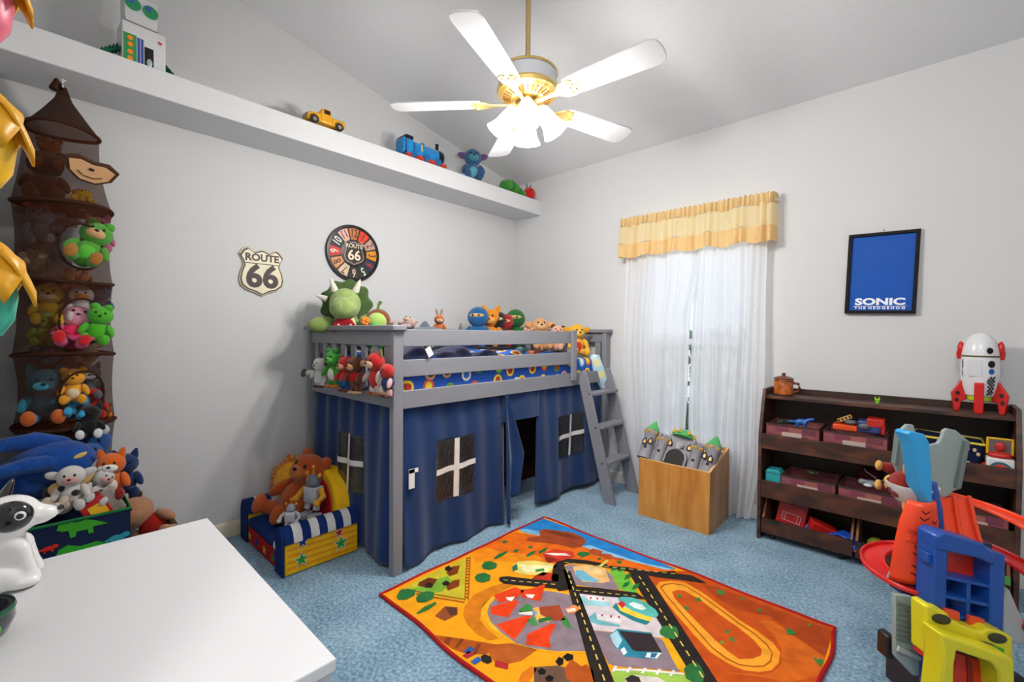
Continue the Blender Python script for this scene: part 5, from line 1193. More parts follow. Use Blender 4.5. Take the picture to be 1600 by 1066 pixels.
plush('penguin_plush', 'black and yellow plush beside the figurine in the toy bin', (-2.440, 0.036, 0.530), .12, '#1c1a1c', rz=80, belly='#d8a840', foot='#d8a840', tilt=(-40, 0))
bk = thing('picture_book', 'red and yellow board book standing in the toy bin', 'book', (-2.390, 0.162, 0.528), rot=(R(25), 0, R(5)))
MB().box((0, 0, 0), (.03, .08, .10)).build('cover', M('#b01c1c', rough=.4), bk, .003); MB().box((.016, .005, 0), (.001, .05, .05)).build('cover_panel', M('#e8b01c', rough=.4), bk)
MB().box((0, .055, .0), (.025, .05, .11)).build('grey_cushion', F('#8a8078'), bk, .01)
plush('monkey_plush', 'brown monkey plush with a red shirt slumped on the floor beside the toy bin', (-2.89, .50, .14), .33, '#4a2818', rz=70, tilt=(-10, -48), muzzle='#c08a68', head='#c08a68', shirt='#a82420', limb='#c08a68', ear='round', earc='#4a2818')

# ------------------------------------------------------------------ wall signs
dk = M('#3a2c2c', rough=.5); crm = M('#e6dcc0', rough=.5, var=(9., .06))
sg = thing('route_sign', 'cream shield shaped ROUTE 66 wall sign with brown lettering', 'sign', (XL, .975, 1.60))
SH = [(-.085, .155), (-.045, .128), (0, .145), (.045, .128), (.085, .150), (.105, .138), (.128, .105), (.112, .08), (.103, .045), (.12, .0), (.128, -.045), (.118, -.082), (.085, -.108), (.04, -.122), (0, -.145), (-.04, -.125), (-.085, -.112), (-.118, -.086), (-.128, -.048), (-.12, .0), (-.103, .045), (-.112, .08), (-.128, .108), (-.108, .14)]
fs_ = lambda x0: (lambda u, v, w: (x0 + w, u, v))
MB().prism(SH, .010, fs_(.004)).build('backing', M('#cbbf9c', rough=.5), sg, .002)
MB().prism([(u * .955, v * .955) for u, v in SH], .002, fs_(.014)).build('dark_outline', dk, sg)
MB().prism([(u * .895, v * .90) for u, v in SH], .002, fs_(.0155)).build('cream_face', crm, sg)
MB().bx(.0172, .0182, -.098, .098, .052, .057).build('divider_line', dk, sg)
fr1 = lambda z, x=.0178: frame((x, 0, z), (0, 1, 0), (0, 0, 1), (1, 0, 0))
text_mb('ROUTE', .06, fr1(.09), .0006, bold=.0022).build('lettering', dk, sg, smooth=0)
text_mb('66', .19, fr1(-.03), .0006, bold=.007, sx=.98).build('numerals', dk, sg, smooth=0)

ck = thing('wall_clock', 'round black wall clock with patchwork number plates reading ROUTE 66', 'clock', (XL, 1.58, 1.803))
blk2 = M('#1c1a1b', rough=.4)
MB().lathe([(.2, 0), (.205, .008), (.2, .022), (.185, .024), (.182, .016), (.01, .016)], 56, rot=(0, R(90), 0)).build('clock_body', blk2, ck)
plates = [('12', '#c8702c', '#2a1c18'), ('1', '#d83c1c', '#3a1814'), ('2', '#b8927c', '#4a2c4a'), ('3', '#d88a18', '#3a2a20'), ('4', '#2c2c40', '#b8283c'), ('5', '#1c2c24', '#e8e4da'), ('6', '#2a2422', '#e4d0b4'), ('7', '#d8bc9c', '#3a2c28'), ('8', '#d8905c', '#3c2a24'), ('9', '#c03a34', '#f0dcc0'), ('10', '#343638', '#e8e6e2'), ('11', '#dcb0a0', '#4a2c2c')]
for i, (tx, c0, c1) in enumerate(plates):
    a = PI / 2 - i * PI / 6
    da = .225
    pl_ = [(r * math.cos(a + s), r * math.sin(a + s)) for r, s in ((.1, -da * .95), (.178, -da), (.181, 0), (.178, da), (.1, da * .95))]
    o = MB().prism(pl_, .002, fs_(.016)).build('number_plate', M(c0, rough=.5, var=(40, .15)), ck, smooth=0)
    ra = Vector((0, math.cos(a), math.sin(a))); ta = Vector((0, math.sin(a), -math.cos(a)))
    text_mb(tx, .084, frame((.0186, .141 * math.cos(a), .141 * math.sin(a)), ta, ra, (1, 0, 0)), .0005, bold=.0008, sx=.66).build('numeral', M(c1, rough=.5), o, smooth=0)
MB().lathe([(.098, 0), (.098, .004), (.09, .006)], 40, (.016, 0, 0), (0, R(90), 0)).build('centre_disc', M('#241f1f', rough=.4, var=(30, .3)), ck)
MB().prism([(u * .58, v * .58) for u, v in SH], .001, fs_(.0215)).build('shield_outline', M('#b8a08c', rough=.5), ck, smooth=0)
MB().prism([(u * .54, v * .54) for u, v in SH], .001, fs_(.0222)).build('shield_face', M('#2a2020', rough=.5), ck, smooth=0)
text_mb('ROUTE', .04, fr1(.05, .0236), .0004, bold=.001).build('lettering', M('#d8c8b0', rough=.5), ck, smooth=0)
text_mb('66', .1, fr1(-.018, .0236), .0004, bold=.002).build('lettering', M('#e8d4b8', rough=.5), ck, smooth=0)

# framed poster on the window wall
po_ = thing('framed_poster', 'black framed blue poster lettered in white at the foot', 'poster', (-.208, YB, 1.597), rot=(R(-1.2), R(1.6), 0))
fw_, fh_ = .158, .232
fb = lambda u, v, w: (u, -w, v)
for nm, a in (('top', (-fw_, fw_, fh_ - .018, fh_)), ('bottom', (-fw_, fw_, -fh_, -fh_ + .018)), ('left', (-fw_, -fw_ + .018, -fh_ + .018, fh_ - .018)), ('right', (fw_ - .018, fw_, -fh_ + .018, fh_ - .018))):
    MB().bx(a[0], a[1], -.026, -.006, a[2], a[3]).build('frame_rail', M('#0e0b0a', rough=.6, spec=.2), po_, .002)
MB().bx(-fw_ + .016, fw_ - .016, -.014, -.008, -fh_ + .016, fh_ - .016).build('poster_sheet', M('#0f4ea6', rough=.5, spec=.2, var=(6, .06)), po_)
frp = lambda z: frame((0, -.0146, z), (1, 0, 0), (0, 0, 1), (0, -1, 0))
text_mb('SONIC', .052, frp(-.165), .0003, bold=.0022, sx=1.42).build('lettering', M('#eef0f4', rough=.4), po_, smooth=0)
MB().bx(-.118, .118, -.0149, -.0143, -.1905, -.188).build('rule_line', M('#c8ccd8', rough=.4), po_)
text_mb('T H E  H E D G E H O G', .02, frp(-.2), .0003, bold=.0008, sx=1.08).build('lettering', M('#eef0f4', rough=.4), po_, smooth=0)
MB().lathe([(.002, 0), (.002, .012), (.004, .013)], 8, (0, 0, fh_ + .012), (R(90), 0, 0)).build('nail', bolt_m, po_)

# ------------------------------------------------------------------ things on the ledge
LZ = 2.497
rb = thing('cardboard_robot', 'handmade white cardboard robot with green eyes on the ledge', 'craft robot', (-2.83, .37, LZ), rz=R(4))
wcard = M('#d2d2d2', rough=.8, bump=(20, .2))
MB().box((0, 0, .095), (.11, .165, .19)).build('body_box', wcard, rb, .004)
MB().box((0, -.008, .262), (.09, .125, .135), (0, R(-4), 0)).build('head_box', wcard, rb, .004)
xf = .0565
MB().bx(xf - .002, xf, -.078, -.03, .0, .135).build('control_strip', M('#2f8a4c', rough=.7), rb)
for z in (.02, .05, .085, .115): MB().lathe([(.011, 0), (.011, .003)], 16, (xf, -.054, z), (0, R(90), 0)).build('orange_button', M('#e8861c', rough=.6), rb)
for y in (-.022, -.009): MB().bx(xf - .002, xf, y - .005, y + .005, 0.0, .13).build('blue_stripe', M('#3a4c98', rough=.7), rb)
MB().bx(xf - .002, xf + .001, .0, .034, .0, .10).build('dark_opening', M('#1a1416', rough=.8), rb)
MB().ell((xf, .018, .03), (.006, .012, .02)).build('foil_scrap', M('#a8c0c4', rough=.3, metal=.5), rb)
MB().prism([(0.05, .145), (.06, .135), (.068, .143), (.064, .15), (.06, .146), (.055, .151)], .002, lambda u, v, w: (xf + w, u, v)).build('red_heart', M('#c81c24', rough=.6), rb)
for y in (-.04, .026):
    MB().lathe([(.03, 0), (.03, .003)], 24, (.0455, y, .285 - (y + .04) * .1), (0, R(90), 0)).build('green_eye', M('#2a9058', rough=.6), rb)
    MB().lathe([(.013, 0), (.013, .002)], 16, (.0482, y - .008, .297 - (y + .04) * .1), (0, R(90), 0)).build('blue_pupil', M('#3a60a8', rough=.6), rb)
MB().bx(.044, .048, -.07, .054, .198, .213).build('dark_mouth', M('#1a222c', rough=.6), rb)
MB().ell((0, -.08, .33), (.012, .014, .014)).build('blue_ear', M('#2c4c90', rough=.6), rb)
for s in (-1, 1):
    c = MB()
    for i in range(5): c.lathe([(.028 - i * .002, 0), (.012, .012), (.028 - i * .002, .018)], 12, (.01, s * (.086 + i * .013), .06 - i * .010), (R(90 + 30 * s), 0, 0))
    c.build('paper_arm', M('#1f6a4c', rough=.7, var=(60, .5)), rb)

tk = thing('toy_truck', 'small yellow vintage toy pickup on the ledge', 'toy truck', (-2.775, 1.245, LZ), rz=R(-90))
yel = M('#e0a012', rough=.3, coat=.3)
MB().prism([(-.118, .02), (-.118, .055), (-.10, .068), (-.045, .072), (-.03, .105), (-.015, .113), (.02, .113), (.03, .10), (.032, .07), (.118, .07), (.118, .03), (.1, .02)], .078, lambda u, v, w: (-u, w - .039, v)).build('truck_body', yel, tk, .008)
MB().bx(-.112, -.038, -.032, .032, .066, .0715).build('truck_bed', M('#5a4410', rough=.6), tk)
for s in (-1, 1):
    MB().bx(-.02, .018, s * .039 - .001, s * .039 + .001, .078, .103).build('side_window', M('#2a1414', rough=.2), tk)
    MB().bx(.0355, .0365, s * .0395 - .0005, s * .0395 + .0005, .02, .1).bx(-.0345, -.0335, s * .0395 - .0005, s * .0395 + .0005, .02, .07).build('door_seam', M('#6a3a10', rough=.6), tk)
    for x in (.078, -.078):
        MB().ell((x, s * .036, .032), (.032, .01, .026)).build('fender', M('#6a4c0c', rough=.4), tk)
        MB().lathe([(.022, -.006), (.024, 0), (.022, .006)], 20, (x, s * .04, .024), (R(90), 0, 0)).lathe([(.012, -.008), (.012, .008)], 14, (x, s * .04, .024), (R(90), 0, 0), 1).build('wheel', [M('#1a1816', rough=.7), M('#a8a8a8', rough=.3, metal=.8)], tk)
MB().bx(.117, .121, -.03, .03, .03, .056).build('grille', M('#8a8478', rough=.3, metal=.6), tk)

tr = thing('train_plush', 'blue plush steam engine with yellow number 1 on the ledge', 'soft toy', (-2.79, 1.99, LZ), rz=R(90), scale=.9)
tbm = F('#1f7fc0')
MB().lathe([(.05, -.13), (.062, -.12), (.062, .11), (.055, .13)], 24, (.02, 0, .085), (0, R(90), 0)).build('boiler', tbm, tr)
MB().box((-.17, 0, .085), (.10, .12, .12)).build('cab', tbm, tr, .015); MB().box((-.165, 0, .15), (.075, .135, .03)).bx(-.205, -.185, -.062, .062, .02, .15).build('cab_roof', F('#17161a'), tr, .01)
MB().lathe([(.066, .0), (.068, .03), (.064, .05)], 24, (.13, 0, .082), (0, R(90), 0)).build('smokebox', F('#17161a'), tr); MB().lathe([(.06, 0), (.055, .03), (.03, .04)], 24, (.18, 0, .082), (0, R(90), 0)).build('front_disc', F('#a8a8aa'), tr)
MB().lathe([(.014, 0), (.014, .05), (.018, .055)], 14, (.15, 0, .145)).build('chimney', F('#17161a'), tr); sph('dome', tr, tbm, (.0, 0, .15), (.018, .018, .022))
MB().box((.02, 0, .02), (.40, .11, .035)).build('footplate', F('#b8321c'), tr, .01)
for x in (-.12, 0, .12):
    for s in (-1, 1): MB().lathe([(.028, 0), (.028, .014)], 16, (x, s * .055, .03), (R(-90 * s), 0, 0)).build('wheel', F('#1f5f98'), tr)
text_mb('1', .075, frame((-.05, -.0645, .09), (1, 0, 0), (0, 0, 1), (0, -1, 0)), .001, bold=.002).build('numeral', F('#e8b81c'), tr, smooth=0)
plush('koala_plush', 'blue plush creature with purple side ears on the ledge', (-2.83, 2.53, LZ), .29, '#2a6088', rz=55, ear='side', earc='#6a4878', muzzle='#4a90a4', belly='#58a0b0', nose='#1a2c44', limb='#244c74')
cp = thing('caterpillar_plush', 'green caterpillar plush with a round red head at the end of the ledge', 'soft toy', (-2.81, 3.05, LZ))
for i in range(6): sph('segment', cp, F(['#2f7a2a', '#3f8a30'][i % 2]), (.0, -.16 + i * .047, .05 + .03 * math.sin(i * .8 + .3)), (.05, .038, .05))
sph('head', cp, F('#c81c20'), (.02, .16, .058), .058)
for s in (-1, 1): sph('eye', cp, BLK, (.068, .15 + s * .018, .075), .008); MB().tube([(.01, .16 + s * .02, .11), (.01, .16 + s * .03, .15)], .005, 6).build('feeler', F('#6a5068'), cp)

# ------------------------------------------------------------------ things on the white table
dg = thing('dog_figurine', 'glossy white ceramic dog figurine with a black eye patch on the table', 'figurine', (-1.36, -.05, .72), rz=R(-4), scale=.93)
cer = M('#ececea', rough=.12, coat=.5, name='glazed_white'); cbk = M('#1c1c1e', rough=.12, coat=.5, name='glazed_black')
blob('body', dg, cer, [((0, -.02, .055), (.048, .055, .055)), ((0, .0, .09), (.04, .04, .05)), ((0, .015, .15), (.045, .05, .045)), ((0, .06, .142), (.026, .026, .022)), ((0, .075, .142), (.018, .018, .015)), ('t', [(.028, .03, .08), (.03, .04, .04), (.03, .05, .014)], [.02, .017, .016]), ('t', [(-.028, .03, .08), (-.03, .04, .04), (-.03, .05, .014)], [.02, .017, .016]), ((.045, -.01, .03), (.022, .045, .03)), ((-.045, -.01, .03), (.022, .045, .03)), ((.045, .035, .012), (.018, .03, .012)), ((-.045, .035, .012), (.018, .03, .012))], .006, 4)
sph('eye_patch', dg, cbk, (.026, .018, .155), (.027, .036, .033)); sph('eye_ring', dg, cer, (.0495, .034, .160), (.005, .0095, .0095)); sph('eye', dg, cbk, (.0535, .034, .160), (.003, .006, .006))
sph('nose', dg, cbk, (0, .093, .149), (.009, .006, .006))
cone('ear', dg, cbk, (-.026, .0, .178), (.02, .012, .05), (R(-20), R(-20), 0)); e_r = cone('ear', dg, cer, (.032, -.012, .172), (.02, .012, .052), (R(40), R(40), 0)); sph('inner_ear', dg, M('#d8b8c8', rough=.2), (.052, -.028, .19), (.006, .011, .02), (R(40), R(40), 0))
cb = thing('clover_bowl', 'small dark bowl with a green clover at the table edge', 'bowl', (-1.129, -0.076, 0.722))
MB().lathe([(.025, 0), (.043, .012), (.052, .035), (.05, .055), (.044, .055), (.046, .035), (.036, .012), (.005, .008)], 28).build('bowl_body', M('#34353a', rough=.2, coat=.4), cb); MB().lathe([(.0515, .048), (.053, .052), (.051, .058)], 28, caps=False).build('green_rim', M('#1f5a38', rough=.3), cb)
for a in (0, 1.57, 3.14, 4.71):
    MB().ell((.046 + .000, -.0 + .012 * math.cos(a), .03 + .012 * math.sin(a)), (.006, .010, .010)).build('clover_leaf', M('#3f9a2c', rough=.3), cb).rotation_euler = (0, 0, R(20))

# bright lantern string hanging at the left of the doorway, above the table
gl = thing('hanging_lantern_string', 'string of pink, yellow and teal plastic lanterns with yellow petals near the doorway', 'hanging decoration', (-.95, -.06, .9))
MB().tube([(0, 0, 1.05), (0, 0, .36)], .003, 6).build('cord', M('#d8d0c0', rough=.7), gl)
for z, c in ((.79, '#e0647c'), (.59, '#e8b012'), (.385, '#3fae94')):
    MB().lathe([(.006, .062), (.03, .055), (.042, .033), (.046, .0), (.042, -.033), (.03, -.055), (.006, -.062)], 24, (0, 0, z)).build('lantern', M(c, rough=.35, trans=.0, var=(25, .35)), gl)
    pt = MB()
    for k in range(5):
        a = R(18 + 72 * k)
        def pf(u, v, a=a, z=z):
            r = lerp(.02, .062, v); w = (u - .5) * lerp(.03, .085, math.sin(PI * min(1, v * .9 + .1)))
            return (r * math.cos(a) - w * math.sin(a), r * math.sin(a) + w * math.cos(a), z + .078 - .07 * v * v - .02 * (2 * u - 1) ** 2)
        pt.grid(pf, 6, 8)
    pt.build('petals', M('#e8a818', rough=.4), gl, solid=.003, smooth=80)

# ------------------------------------------------------------------ castle and pack in the plywood box
cs = thing('toy_castle', 'grey plastic toy castle with green roofs tilted inside the plywood box', 'toy castle', (-1.225, 2.90, .345), rot=(R(-33), R(6), R(4)), scale=1.08)
st = M('#8f8c94', rough=.6, var=(10, .08)); sgn = PL('#4cae5c'); gold = PL('#d8a82c'); dark = M('#1c1614', rough=.7)
MB().prism([(-.22, 0), (-.22, .15), (-.16, .19), (-.08, .19), (-.08, .21), (.08, .21), (.08, .19), (.16, .19), (.22, .15), (.22, 0)], .06, lambda u, v, w: (u, w - .02, v)).build('castle_wall', st, cs, .004)
AR = [(-.055, .0), (-.055, .05), (-.045, .075), (-.025, .09), (0, .095), (.025, .09), (.045, .075), (.055, .05), (.055, .0)]
MB().prism([(u * 1.22, v * 1.15) for u, v in AR], .03, lambda u, v, w: (u, -.02 - w, v + .01)).build('gate_surround', st, cs, .003); MB().prism(AR, .004, lambda u, v, w: (u, -.05 - w, v + .012)).build('gate_opening', dark, cs)
for x, h, r in ((-.19, .19, .04), (-.105, .16, .034), (.105, .16, .034), (.19, .19, .04)):
    tw = MB().lathe([(r * 1.15, 0), (r, .02), (r, h * .8), (r * 1.2, h * .86), (r * 1.2, h)], 18, (x, -.02, 0)).build('tower', st, cs)
    if abs(x) > .15: MB().lathe([(r * 1.25, 0), (r * .8, .03), (.006, .07)], 18, (x, -.02, h)).build('tower_roof', sgn, tw)
    else:
        c = MB()
        for k in range(6): c.box((x + r * math.cos(k * 1.047), -.02 + r * math.sin(k * 1.047), h + .01), (.018, .018, .022), (0, 0, k * 1.047))
        c.build('battlement', st, tw)
    rg_ = MB()
    for k in range(8): rg_.box((x + r * 1.22 * math.cos(k * .785), -.02 + r * 1.22 * math.sin(k * .785), h * .92), (.014, .014, .014), (0, R(45), k * .785))
    rg_.build('gold_studs', gold, tw)
    MB().bx(x - .008, x + .008, -.02 - r * 1.02 - .002, -.02 - r * .9, .06, .075).build('arrow_slit', dark, tw)
for x, z in ((-.06, .145), (.06, .145), (-.165, .11), (.165, .11), (-.2, .10), (.2, .10)):
    w_ = [(-.015, 0), (-.015, .025), (0, .045), (.015, .025), (.015, 0)]
    yo = -.024 if abs(x) < .1 else -.066
    MB().prism([(x + u, z - .02 + v) for u, v in w_], .006, lambda u, v, w: (u, yo - w, v)).build('arched_window', dark, cs); MB().prism([(x + u * .5, z - .014 + v * .6) for u, v in w_], .007, lambda u, v, w: (u, yo - w, v)).build('window_light', gold, cs)
MB().lathe([(.07, 0), (.06, .03), (.03, .05), (.005, .055)], 18, (0, .0, .2)).build('keep_roof', sgn, cs)
cw = MB()
for k in range(7): cw.lathe([(.012, 0), (.004, .03)], 8, (.065 * math.cos(k * .9), .065 * math.sin(k * .9), .215))
cw.build('crown_spikes', gold, cs)
MB().ell((0, -.035, .14), (.028, .02, .022)).ell((0, -.05, .12), (.02, .016, .016)).build('wall_mask', M('#a8a8ac', rough=.5), cs)
bp2_ = thing('dark_backpack', 'dark navy bag behind the toy castle in the plywood box', 'bag', (-1.05, 3.07, .15))
blob('bag_body', bp2_, FB('#141c30'), [((0, 0, .15), (.055, .06, .16)), ((0, -.03, .08), (.05, .05, .08))], .012); MB().tube([(-.03, 0, .30), (0, .01, .34), (.03, 0, .30)], .008, 8).build('carry_loop', FB('#1c4058'), bp2_)
rt_ = thing('red_toy_block', 'dark red toy under the castle in the plywood box', 'toy', (-1.03, 2.93, .022)); MB().box((0, 0, .15), (.07, .08, .3)).box((0, 0, .31), (.05, .05, .03)).build('block', PL('#8a1c18'), rt_, .01)

# ------------------------------------------------------------------ toys on the toy shelf
TZ = .866
mg = thing('lidded_mug', 'brown patterned ceramic mug with a lid on the shelf corner', 'mug', (-.655, 3.17, TZ))
mgm = M('#a8581c', rough=.3, var=(45, .45), coat=.3)
MB().lathe([(.045, 0), (.052, .005), (.053, .09), (.05, .098)], 28).build('mug_body', mgm, mg); MB().lathe([(.054, .098), (.054, .106), (.035, .116), (.012, .12), (.009, .126), (.013, .134), (.004, .139)], 28).build('lid', M('#6a3414', rough=.3, coat=.3), mg)
MB().tube([(.05, 0, .08), (.08, 0, .075), (.086, 0, .05), (.075, 0, .028), (.05, 0, .022)], .008, 10).build('handle', M('#5a2c12', rough=.3), mg)
for z in (.008, .09): MB().lathe([(.0535, z - .003), (.0545, z), (.0535, z + .003)], 28, caps=False).build('band', M('#5a2c12', rough=.3), mg)
gf = thing('green_toy_figure', 'tiny lime green toy figure alone on the shelf top', 'toy figure', (-.2, 3.12, TZ)); MB().box((0, 0, .012), (.016, .012, .012)).box((0, 0, .026), (.024, .012, .012)).box((-.008, 0, .036), (.006, .008, .01)).box((.008, 0, .036), (.006, .008, .01)).build('figure', PL('#8ac81c'), gf, .002)

rk = thing('toy_rocket', 'white toy rocket with red fins and side pods on top of the shelf', 'toy rocket', (.185, 3.185, TZ), rz=R(-4)); rk.scale = (.76, .76, 1.0)
wp = M('#dcdcde', rough=.25, coat=.3); rp = M('#c81c18', rough=.3, coat=.2)
MB().lathe([(.05, .075), (.07, .085), (.085, .13), (.092, .2), (.09, .275)], 32).build('hull', wp, rk); MB().lathe([(.09, .278), (.086, .31), (.072, .35), (.045, .38), (.015, .393), (.004, .395)], 32).build('nose_cone', wp, rk)
MB().lathe([(.0915, .273), (.0925, .277), (.0915, .281)], 32, caps=False).build('seam_band', M('#5a5a2c', rough=.5), rk)
MB().lathe([(.045, .055), (.06, .06), (.06, .085)], 24).build('engine_ring', PL('#a8c828'), rk)
def fin(a, nm='fin'):
    a = R(a)
    g = lambda u, v, w: ((u) * math.cos(a) - (w - .014) * math.sin(a), u * math.sin(a) + (w - .014) * math.cos(a), v)
    o = MB().prism([(.06, .06), (.075, .15), (.09, .155), (.135, .09), (.12, .0), (.095, .0), (.085, .05)], .028, g).build('fin', rp, rk, .004)
    h = MB()
    for r_, z in ((.105, .09), (.11, .055)): h.lathe([(.011, -.0155), (.011, .0155)], 14, (r_ * math.cos(a), r_ * math.sin(a), z), (R(90), 0, a))
    h.build('fin_hole', M('#3a0c0c', rough=.5), o)
fin(-15); fin(195); fin(90)
MB().bx(-.022, .022, -.108, -.07, .0, .15).build('front_fin', rp, rk, .006); 
for s in (-1, 1): MB().ell((s * .09, 0, .31), (.018, .03, .04)).lathe([(.02, -.03), (.024, 0), (.02, .02)], 16, (s * .088, 0, .29)).build('side_pod', rp, rk)
for x, z, r, c in ((.042, .305, .013, '#141416'), (.05, .24, .015, '#141416'), (.05, .205, .012, '#1c5aa8'), (.045, .155, .012, '#4a4a50')):
    y = -math.sqrt(max(.0, .0905 ** 2 - x * x)); MB().lathe([(r * 1.2, 0), (r * 1.1, .006), (r, .007)], 18, (x, y + .002, z), (R(90), 0, math.atan2(x, -y))).build('porthole', M(c, rough=.2), rk)
ckb = MB()
for i in range(4):
    for j in range(10):
        if (i + j) % 2: continue
        a = R(-62 + i * 5.5); z = .095 + j * .009; r = .0785 + .0145 * min(1, (z - .09) / .07); ckb.box((r * math.cos(a), r * math.sin(a), z), (.003, .0082, .009), (0, 0, a))
ckb.build('checker_marks', M('#1a1a1c', rough=.4), rk)
for k, ch in enumerate('AERO-JET'):
    a = R(-148); z = .255 - k * .0105; text_mb(ch, .015, frame((.0925 * math.cos(a), .0925 * math.sin(a), z), (0, 0, -1), (-math.sin(a), math.cos(a), 0), (math.cos(a), math.sin(a), 0)), .0004, bold=.0006).build('lettering', M('#1c1c1e', rough=.4), rk, smooth=0)
MB().box((-.02, -.0905, .22), (.06, .004, .08)).build('hatch_panel', M('#d0d0d4', rough=.3), rk, .001)

UZ, MZ = .57, .275
def sh_toy(name, label, loc, cat='toy', rz=0, rot=None): return thing(name, label, cat, loc, rz=R(rz), rot=rot)
t = sh_toy('toy_dinosaur', 'blue plastic toy dinosaur on top of the first shelf bin', (-.55, 3.13, UZ + .12))
blob('body', t, PL('#1f5aa8'), [((0, 0, .03), (.035, .018, .02)), ('t', [(.02, 0, .035), (.045, 0, .05), (.06, 0, .052)], [.014, .011, .009]), ('t', [(-.02, 0, .03), (-.05, 0, .025), (-.08, 0, .03)], [.014, .009, .004])] + [('t', [(x, y, .025), (x, y, .0)], [.008, .007]) for x in (-.02, .02) for y in (-.012, .012)], .005)
t = sh_toy('toy_snake', 'dark green toy creature lying in the first shelf bin', (-.64, 3.14, UZ + .125)); MB().tube([(-.04, 0, 0), (-.01, .02, .008), (.02, -.01, .012), (.05, .01, .004)], [.008, .013, .012, .006], 8).build('body', PL('#26382a'), t)
tk2 = sh_toy('toy_tow_truck', 'orange and dark blue plastic toy truck on the second shelf bin', (-.28, 3.12, UZ + .141), 'toy truck')
MB().bx(-.11, .0, -.05, .05, .0, .03).build('flat_bed', PL('#e04c14'), tk2, .004); MB().bx(.0, .1, -.05, .05, .0, .065).build('cab', PL('#2c3c78'), tk2, .008); MB().bx(.04, .115, -.052, .052, .035, .08).bx(.1, .118, -.052, .052, .0, .05).build('roll_cage', PL('#b82418'), tk2, .004)
MB().box((-.06, 0, .06), (.07, .03, .02), (0, R(-28), 0)).build('ramp', M('#c89a50', rough=.5), tk2, .002); gm = MB()
for i in range(4): gm.box((-.085 + i * .016, -.016, .048 + i * .0085), (.009, .002, .012), (0, R(-28), 0))
gm.build('ramp_rungs', dark, tk2); MB().ell((.03, -.055, .035), (.025, .012, .018)).ell((-.03, -.02, .045), (.03, .02, .014)).build('engine_part', PL('#5a5c64'), tk2)
t = sh_toy('toy_house', 'teal and cream toy pavilion on the middle shelf', (-.675, 3.08, MZ))
MB().bx(-.04, .04, -.04, .04, .075, .13).prism([(-.045, .13), (.045, .13), (.03, .15), (-.03, .15)], .09, lambda u, v, w: (u, w - .045, v)).build('roof', PL('#2aa0a8'), t, .003); MB().bx(-.04, .04, -.04, .04, 0, .01).build('floor_plate', PL('#b8a070'), t)
cl = MB(); [cl.bx(-.036 + i * .018 - .003, -.036 + i * .018 + .003, -.04, -.03, .01, .075) for i in range(5)]; cl.build('column_row', M('#d0b888', rough=.6), t)
MB().bx(-.034, .034, -.02, .03, .01, .075).build('inner_wall', M('#3a2a20', rough=.8), t)
t = sh_toy('toy_mouse', 'grey and white toy mouse lying on the middle shelf bin', (-.22, 3.1, MZ + .14)); blob('body', t, PL('#8c8f96'), [((0, 0, .02), (.04, .022, .02)), ((-.035, -.01, .025), (.02, .018, .018))], .006); sph('belly', t, PL('#e0e0e0'), (-.01, -.018, .012), (.02, .012, .01)); MB().tube([(.03, 0, .02), (.02, .02, .05), (-.02, .02, .075), (-.03, .02, .09)], .003, 6).build('tail', PL('#8c8f96'), t)
t = sh_toy('toy_purse', 'dark red toy pouch behind the grey toy mouse', (-.24, 3.19, MZ + .138)); MB().prism([(-.04, 0), (.045, 0), (.05, .05), (.03, .075), (-.03, .075), (-.045, .05)], .04, lambda u, v, w: (u, w, v)).build('pouch', FB('#5a1c22'), t, .006); MB().tube([(-.02, .02, .07), (0, .02, .095), (.02, .02, .07)], .004, 6).build('strap', FB('#4a141a'), t)
t = sh_toy('toy_beetle', 'small olive toy lump in the middle shelf bin', (-.5, 3.15, MZ + .14)); MB().ell((0, 0, .005), (.035, .02, .018)).ell((.03, 0, .008), (.014, .014, .012)).build('body', PL('#4a4426'), t)
# navy carrier with yellow rim and the red-white pop up toy
cr_ = thing('toy_crate', 'navy toy crate with yellow rims on the upper shelf', 'toy crate', (.075, 3.16, UZ))
MB().prism([(-.12, .0), (.105, .0), (.125, .15), (-.12, .17)], .17, lambda u, v, w: (u, w - .085, v)).build('crate_body', FB('#141c3c'), cr_, .01)
for z in (.006, .158): MB().tube([(-.122, -.09, z + .006), (.11 + z * .1, -.09, z - .004), (.11 + z * .1, .09, z - .004), (-.122, .09, z + .006)], .006, 8, closed=True).build('yellow_rim', PL('#c8b428'), cr_)
sp_ = MB(); [sp_.ell((.02 + .09 * random.random(), -.0875, .03 + .11 * random.random()), (.007, .002, .009)) for _ in range(12)]; sp_.build('printed_spots', M('#c8b490', rough=.7), cr_)
ft = thing('pop_up_toy', 'white and red toy camera box with a yellow framed flap on the upper shelf', 'toy', (.25, 3.05, UZ + .002))
MB().bx(-.045, .045, -.02, .06, .0, .105).build('toy_body', PL('#dadada'), ft, .006); MB().bx(-.06, .06, .0, .05, .0, .07).build('red_base', PL('#a8202c'), ft, .01); MB().lathe([(.036, 0), (.036, .006), (.028, .008)], 24, (0, -.02, .055), (R(90), 0, 0)).build('teal_dial', PL('#1f5a68'), ft); MB().lathe([(.026, 0), (.026, .006), (.012, .008)], 10, (0, -.027, .055), (R(90), 0, 0)).build('red_knob', PL('#c8281c'), ft); MB().ell((0, -.036, .055), (.008, .004, .008)).build('black_hub', PL('#141414'), ft)
fl2 = MB().bx(-.045, .045, .015, .025, .115, .125).bx(-.045, .045, .015, .025, .185, .195).bx(-.045, -.035, .015, .025, .12, .19).bx(.035, .045, .015, .025, .12, .19); fl2.build('flap_frame', PL('#d8a81c'), ft, .004); MB().bx(-.036, .036, .018, .022, .124, .186).build('flap_picture', M('#6a5a58', rough=.4), ft); MB().ell((0, .01, .115), (.042, .03, .018)).ell((0, .012, .155), (.018, .008, .02)).build('red_figure', PL('#b8241c'), ft)
